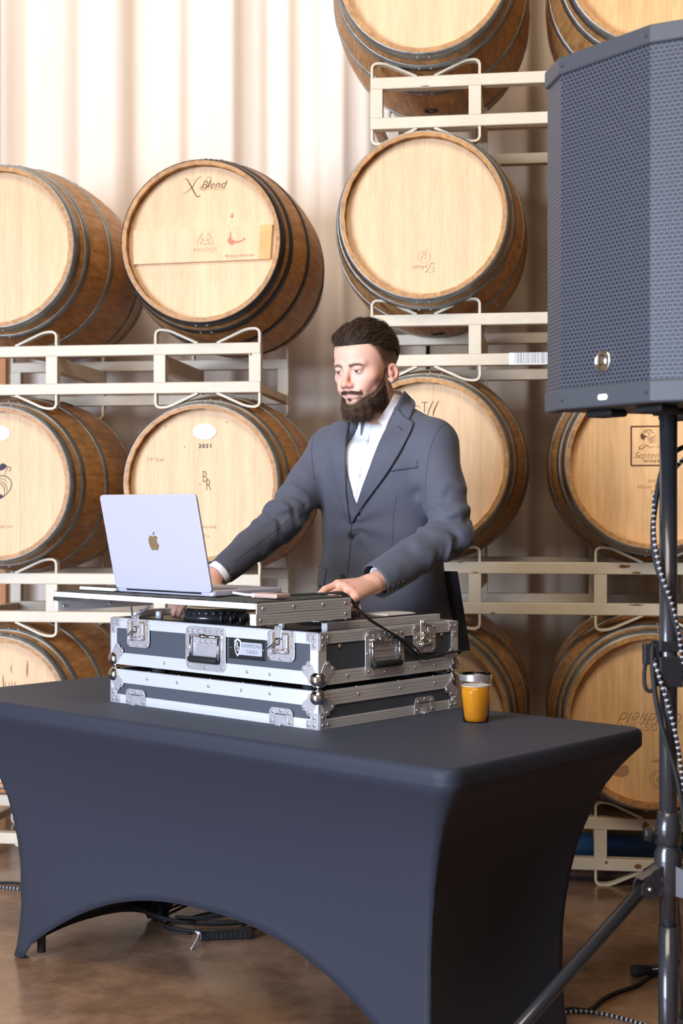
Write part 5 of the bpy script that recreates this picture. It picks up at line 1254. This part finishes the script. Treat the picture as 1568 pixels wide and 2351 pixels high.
for s in (-1,1):
    u = rng.random(380); bx_ = s*(.011+.037*u); bz_ = .0128+.0055*np.sin(u*2.4)-.003*u+rng.normal(0,.0022,380)*(1-.5*u); r0 = onhead(bx_, bz_)
    strands('eyebrow', r0, np.stack([s*(1+0*u),0*u-.1,.35-.7*u],1)+hgrad(r0)*.15, .0055+.002*rng.random(380), .00030, np.tile([0,0,-.15],(380,1)), browm, 3, .22)
    u = rng.random(70); r0 = onhead(s*(EX-.010+.021*u), .0012+.0015*np.sin(PI*u)); strands('eyelashes', r0, np.tile([s*.2,-1.,-.35],(70,1)), .0045+.001*u, .00016, np.tile([0,0,.3],(70,1)), beardm, 3, .1)
# ================================================================ LOUDSPEAKER AND STAND
SPX, SPY = .648, 2.85
front_d = Vector((-.816,-.578,0)); side_d = Vector((.578,-.816,0))
spm = mat('charcoal_cabinet', (.050,.055,.064), .5, bump=.12, bscale=500)
def grille_mat():
    m = mat('perforated_steel', (.16,.17,.20), .45, .1); nt = m.node_tree; N = nt.nodes; L = nt.links; b = N['Principled BSDF']
    uv = N.new('ShaderNodeUVMap'); mp = N.new('ShaderNodeMapping'); mp.inputs['Scale'].default_value = (1,1,1); L.new(uv.outputs[0], mp.inputs[0])
    br = N.new('ShaderNodeTexBrick'); br.offset = .5; br.inputs['Scale'].default_value = 1; br.inputs['Brick Width'].default_value = .0105; br.inputs['Row Height'].default_value = .0078
    br.inputs['Mortar Size'].default_value = .0023; br.inputs['Mortar Smooth'].default_value = .55; br.inputs['Color1'].default_value = (.016,.018,.023,1); br.inputs['Color2'].default_value = (.02,.021,.027,1); br.inputs['Mortar'].default_value = (.070,.078,.100,1)
    L.new(mp.outputs[0], br.inputs['Vector']); L.new(br.outputs['Color'], b.inputs['Base Color'])
    bp = N.new('ShaderNodeBump'); bp.inputs['Distance'].default_value = .002; bp.inputs['Strength'].default_value = .7; L.new(br.outputs['Fac'], bp.inputs['Height']); L.new(bp.outputs[0], b.inputs['Normal']); return m
gm = grille_mat()
spk = thing('loudspeaker', 'tall charcoal loudspeaker with a bent perforated grille on the pole at right', 'loudspeaker', (SPX-.007,SPY,1.464), math.atan2(side_d.y, side_d.x))
# local frame: x = side_d (to the photo right), y = back, z up
HS = .695; w2 = .1155; wing = .096; wa = R(27.5); yf = -.165
fo = [(-w2-wing*math.cos(wa), yf+wing*math.sin(wa)), (-w2, yf), (w2, yf), (w2+wing*math.cos(wa), yf+wing*math.sin(wa))]
bo = [(.105,.19),(-.105,.19)]
outl = fo+bo
def sil(z): return 1
mk('cabinet', MB().prism([(x*.985,y+.006 if y<0 else y) for x,y in outl], .0, HS), spm, spk, bev=.012)
# bezel bands at top and bottom, proud of the grille
def band(z0, z1, off):
    mb = MB(); P = [(x*(1+off/.2), y-off) for x,y in fo]; Q = [(x*.97, y+.02) for x,y in fo]
    mb.prism(P+Q[::-1], z0, z1); return mb
mk('top_bezel', band(HS-.034, HS+.002, .008), spm, spk, bev=.004)
mk('bottom_bezel', band(-.002, .040, .008), spm, spk, bev=.004)
def grille():
    me = bpy.data.meshes.new('grille'); V = []; Fc = []; uv = []
    P = [(x*1.012, y-.004) for x,y in fo]; s = 0; S = [0]
    for a, b in zip(P, P[1:]): s += math.dist(a, b); S.append(s)
    for (x,y) in P: V += [(x,y,.034),(x,y,HS-.030)]
    Fc = [(2*i,2*i+2,2*i+3,2*i+1) for i in range(3)]
    me.from_pydata(V, [], Fc); l = me.uv_layers.new(name='UVMap')
    for p in me.polygons:
        for li in p.loop_indices:
            vi = me.loops[li].vertex_index; l.data[li].uv = (S[vi//2], V[vi][2])
    me.update(); return me
mk('grille', grille(), gm, spk, label='perforated steel grille with two vertical creases')
mk('side_rail', MB().prism([fo[0],(fo[0][0]-.006,fo[0][1]+.01),(fo[0][0]-.004,fo[0][1]+.03),(fo[0][0]+.01,fo[0][1]+.03)][::-1], .0, HS).prism([fo[3],(fo[3][0]+.006,fo[3][1]+.01),(fo[3][0]+.004,fo[3][1]+.03),(fo[3][0]-.01,fo[3][1]+.03)], .0, HS), spm, spk, bev=.004)
Bd = mk('badge', MB().lathe([(.021,-.002),(.021,.003),(.017,.0055),(.0165,.003),(.012,.006),(0,.0075)], 30, Matrix.Translation((.0,yf-.006,.085))@FR), M['chrome'], spk, smooth=True, label='round chrome badge')
mk('power_light', MB().prism(rrect(.023,.010,.0045,4,0,.016),0,.0015,Matrix.Translation((0,yf-.008,0))@FR), mat('white_led',(.85,.88,1),.4,emit=4), spk, label='lit white power light')
for x in (-w2+.005, w2-.005):
    for z in (.018, HS-.017): mk('screw', MB().lathe([(.004,0),(.003,.002),(0,.002)],10,Matrix.Translation((x,yf-.008,z))@FR), M['blackm'], spk, smooth=True)
for x, y in ((-.09,-.07),(.06,-.09),(.08,.13),(-.08,.13)): mk('rubber_foot', MB().box((x-.035,y-.025,-.014),(x+.035,y+.025,.0)), M['rubber'], spk, bev=.005)
mk('pole_socket', MB().lathe([(.03,-.012),(.034,0),(.0,0)],20,Matrix.Translation((.0,.01,0))), M['blackp'], spk, smooth=True)
stand = thing('speaker_stand', 'black tripod stand holding up the loudspeaker at the right edge', 'speaker stand', (SPX,SPY,0))
mk('pole', MB().lathe([(.0175,.30),(.0175,1.462),(0,1.462)],24), M['blackm'], stand, smooth=True)
mk('lower_pole', MB().lathe([(.0195,.10),(.0195,.44),(.0175,.44)],24), M['blackm'], stand, smooth=True)
mk('locking_collar', MB().lathe([(.018,.60),(.0255,.602),(.0255,.64),(.023,.645),(.0215,.665),(.018,.667)],24).lathe([(.018,.50),(.0275,.503),(.0275,.585),(.0225,.595),(.0225,.60)],24), M['blackm'], stand, smooth=True)
mk('clamp_knob', MB().lathe([(.006,0),(.006,.012),(.014,.013),(.014,.024),(.011,.027),(0,.027)],8,Matrix.Translation((-.022,-.004,.622))@Matrix.Rotation(R(-90),4,'Y')), M['blackp'], stand, bev=.001)
mk('upper_clamp', MB().box((-.022,-.024,.915),(.024,.022,.975)).box((-.022,-.022,.985),(.024,.02,1.005)).box((-.050,-.012,.958),(-.018,.010,1.0)).tube([(.018,0,.99),(.034,0,.992)],.004,6), M['blackp'], stand, bev=.004)
mk('cable_hook', MB().tube(spline([(-.046,0,.958),(-.048,0,.935),(-.046,-.002,.912),(-.036,-.002,.905),(-.026,0,.915),(-.020,0,.935)],5),.0042,8), M['rubber'], stand, smooth=True)
for ang, LL in ((R(206), .690), (R(322), .69), (R(74), .66)):
    d = Vector((math.cos(ang), math.sin(ang), 0)); n = Vector((-d.y, d.x, 0))
    hb = MB(); hz = .545
    for s in (-1, 1):
        Mx = Matrix(((d.x,0,n.x*s,n.x*s*.012),(d.y,0,n.y*s,n.y*s*.012),(0,1,0,0),(0,0,0,1)))
        hb.prism([(.018,.505),(.018,.565),(.050,.555),(.074,.532),(.076,.512),(.060,.502)][::1], 0, .003, Mx)
    hb.box((0,-.0135,0),(.06,.0135,.003), Matrix.Translation((d.x*.018,d.y*.018,.562))@Matrix.Rotation(ang,4,'Z')@Matrix.Rotation(R(22),4,'Y'))
    h_ = mk('hub_bracket', hb, M['blackm'], stand)
    for s in (-1,1): mk('pivot_bolt', MB().lathe([(.005,0),(.004,.004),(0,.005)],10,Matrix.Translation(d*.058+n*s*.0155+Vector((0,0,.522)))@n.to_track_quat('Z','Y').to_matrix().to_4x4() if s>0 else Matrix.Translation(d*.058+n*s*.0155+Vector((0,0,.522)))@(-n).to_track_quat('Z','Y').to_matrix().to_4x4()), M['rivet'], h_, smooth=True)
    a = d*.052+Vector((0,0,.528)); b_ = d*LL+Vector((0,0,.022))
    lg = mk('leg', MB().tube([a, b_], .0135, 16), M['blackm'], stand, smooth=True)
    mk('rubber_foot', MB().tube([b_+(a-b_).normalized()*.05, b_+(b_-a).normalized()*.012], .017, 14), M['rubber'], lg, smooth=True)
    mk('spreader', MB().tube([d*.02+Vector((0,0,.20)), a.lerp(b_, .52)], .007, 8), M['blackm'], stand, smooth=True)
mk('lower_hub', MB().lathe([(.0196,.175),(.027,.178),(.027,.225),(.0196,.228)],24), M['blackm'], stand, smooth=True)
# cords round the pole
def pole_pts(spec): return [Vector((SPX+dx, SPY+dy, z)) for dx,dy,z in spec]
braid('woven_cable', pole_pts([(.09,.12,1.40),(.04,.07,1.36),(-.016,.030,1.30),(-.026,.012,1.26),(-.029,-.010,1.20),(-.020,-.026,1.14),(.0,-.030,1.08),(.018,-.026,1.00),(.026,-.016,.94),(.024,-.02,.90),(-.0,.03,.86),(-.03,.0,.80-.02+.25),(-.03,-.015,.99),(-.022,-.026,.95),(-.006,-.030,.89),(.010,-.030,.83),(.020,-.028,.76),(.026,-.024,.68),(.032,-.020,.58),(.036,-.010,.44),(.040,.0,.30),(.045,.01,.05)][:9]+[(.026,-.01,.93),(.020,.020,.925),(-.012,.028,1.0-.015)]+[(-.031,-.008,.972),(-.026,-.024,.945),(-.010,-.031,.89),(.006,-.031,.83),(.018,-.029,.76),(.026,-.026,.66),(.038,-.020,.54),(.040,.0,.40),(.046,.01,.20),(.05,.02,.012)]), .0040, 'black cord with pale woven flecks spiralling down the speaker pole')
cable('speaker_cable', pole_pts([(.12,.10,1.43),(.06,.06,1.40),(.0,.028,1.36),(-.024,.016,1.26),(-.031,-.004,1.20),(-.027,-.016,1.155),(-.010,-.026,1.10),(.010,-.027,1.03),(.026,-.016,.97),(.024,.012,.94),(-.012,.026,.975),(-.028,.006,1.0),(-.034,-.010,.99),(-.034,-.016,.94),(-.026,-.024,.87),(-.008,-.029,.80),(.010,-.030,.74),(.024,-.028,.66),(.036,-.022,.56),(.040,.0,.40),(.05,.0,.2),(.06,.02,.010)]), .0052, M['rubber'], 'thick smooth black cable wound round the speaker pole')
# floor cords
FZ = .006
def G(px, py, z=FZ):      # point on the floor seen at a pixel
    Y = (CH-z)*F/(py-CY); return Vector(((px-CX)/F*Y, Y, z))
cable('floor_cord', [G(1640,2190), G(1560,2225), G(1500,2238), G(1462,2262), G(1415,2279), G(1385,2294), G(1355,2318), G(1330,2318), G(1300,2318), G(1230,2345)], .0055, M['rubber'], 'black cord curving over the floor below the speaker stand')
braid('woven_floor_cable', [G(1570,2380), G(1480,2353), G(1430,2338), G(1380,2327), G(1340,2322), G(1300,2324), G(1240,2330)], .0045, 'flecked woven cord on the floor at the bottom right')
cable('floor_cord', [G(-140,2020), G(-60,2026), G(0,2027), G(40,2028), G(110,2040), G(170,2100)], .005, M['rubber'], 'smooth black cord on the floor at the left edge, beside the flecked one')
braid('woven_floor_cable', [G(-140,2026), G(-40,2032), G(0,2036), G(35,2040), G(70,2044), G(130,2075)], .0045, 'flecked woven cord on the floor at the left edge')
# coils and power strip under the table
c0 = G(455,2150)
rr = random.Random(9)
for k in range(7):
    n = 40; a, bb = .15+.025*k*rr.uniform(.6,1.1), .09+.012*k; ox, oy = rr.uniform(-.03,.10), rr.uniform(.0,.10); ph_ = rr.uniform(0,6)
    pts = [(c0.x+ox+a*math.cos(2*PI*i/n+ph_)*.9, c0.y+.10+oy+bb*math.sin(2*PI*i/n+ph_), .006+.009*k+.03*max(0,math.sin(2*PI*i/n+k))) for i in range(n-4)]
    o = mk('coiled_cable', MB().tube(pts, .0045, 6), M['rubber'], smooth=True); tag(o, 'loop of black cable in the tangled pile under the table', 'cable', 'cable loops under the table')
pst = thing('power_strip', 'black power strip lying in front of the cable pile under the table', 'power strip', tuple(G(458,2162,0)), R(8))
mk('body', MB().box((0,0,0),(.16,.045,.028)), M['blackp'], pst, bev=.005)
mb = MB()
for k in range(9): mb.box((.02+.014*k,-.0015,.006),(.025+.014*k,.0,.024))
mk('ribs', mb, M['blackm'], pst)
zt = thing('cable_tie', 'small white cable tie beside the power strip under the table', 'cable tie', tuple(G(444,2166,0)))
mk('strap', MB().tube(spline([(0,-.06,.002),(.012,-.02,.018),(.016,.0,.03),(.005,.01,.032)],5),.002,6), M['white'], zt, smooth=True)
mk('head', MB().box((.010,-.003,.028),(.019,.004,.034)), M['white'], zt)
# low leg of another stand behind the speaker pole
ls = thing('low_stand_foot', 'black low tripod leg with a rubber tip on the floor behind the speaker pole', 'stand', tuple(G(1460,2245,0)))
mk('leg', MB().tube([(.02,.0,.020),(.30,.02,.055),(.42,.03,.07)], .0105, 12).tube([(.42,.03,.07),(.42,.03,.0)], .012, 10), M['blackm'], ls, smooth=True)
mk('rubber_tip', MB().lathe([(.010,-.014),(.016,-.010),(.017,.016),(.0135,.020),(.0135,.036),(.0105,.038)],16,Matrix.Translation((.0,0,.0185))@Matrix.Rotation(R(85),4,'Y')), M['rubber'], ls, smooth=True)
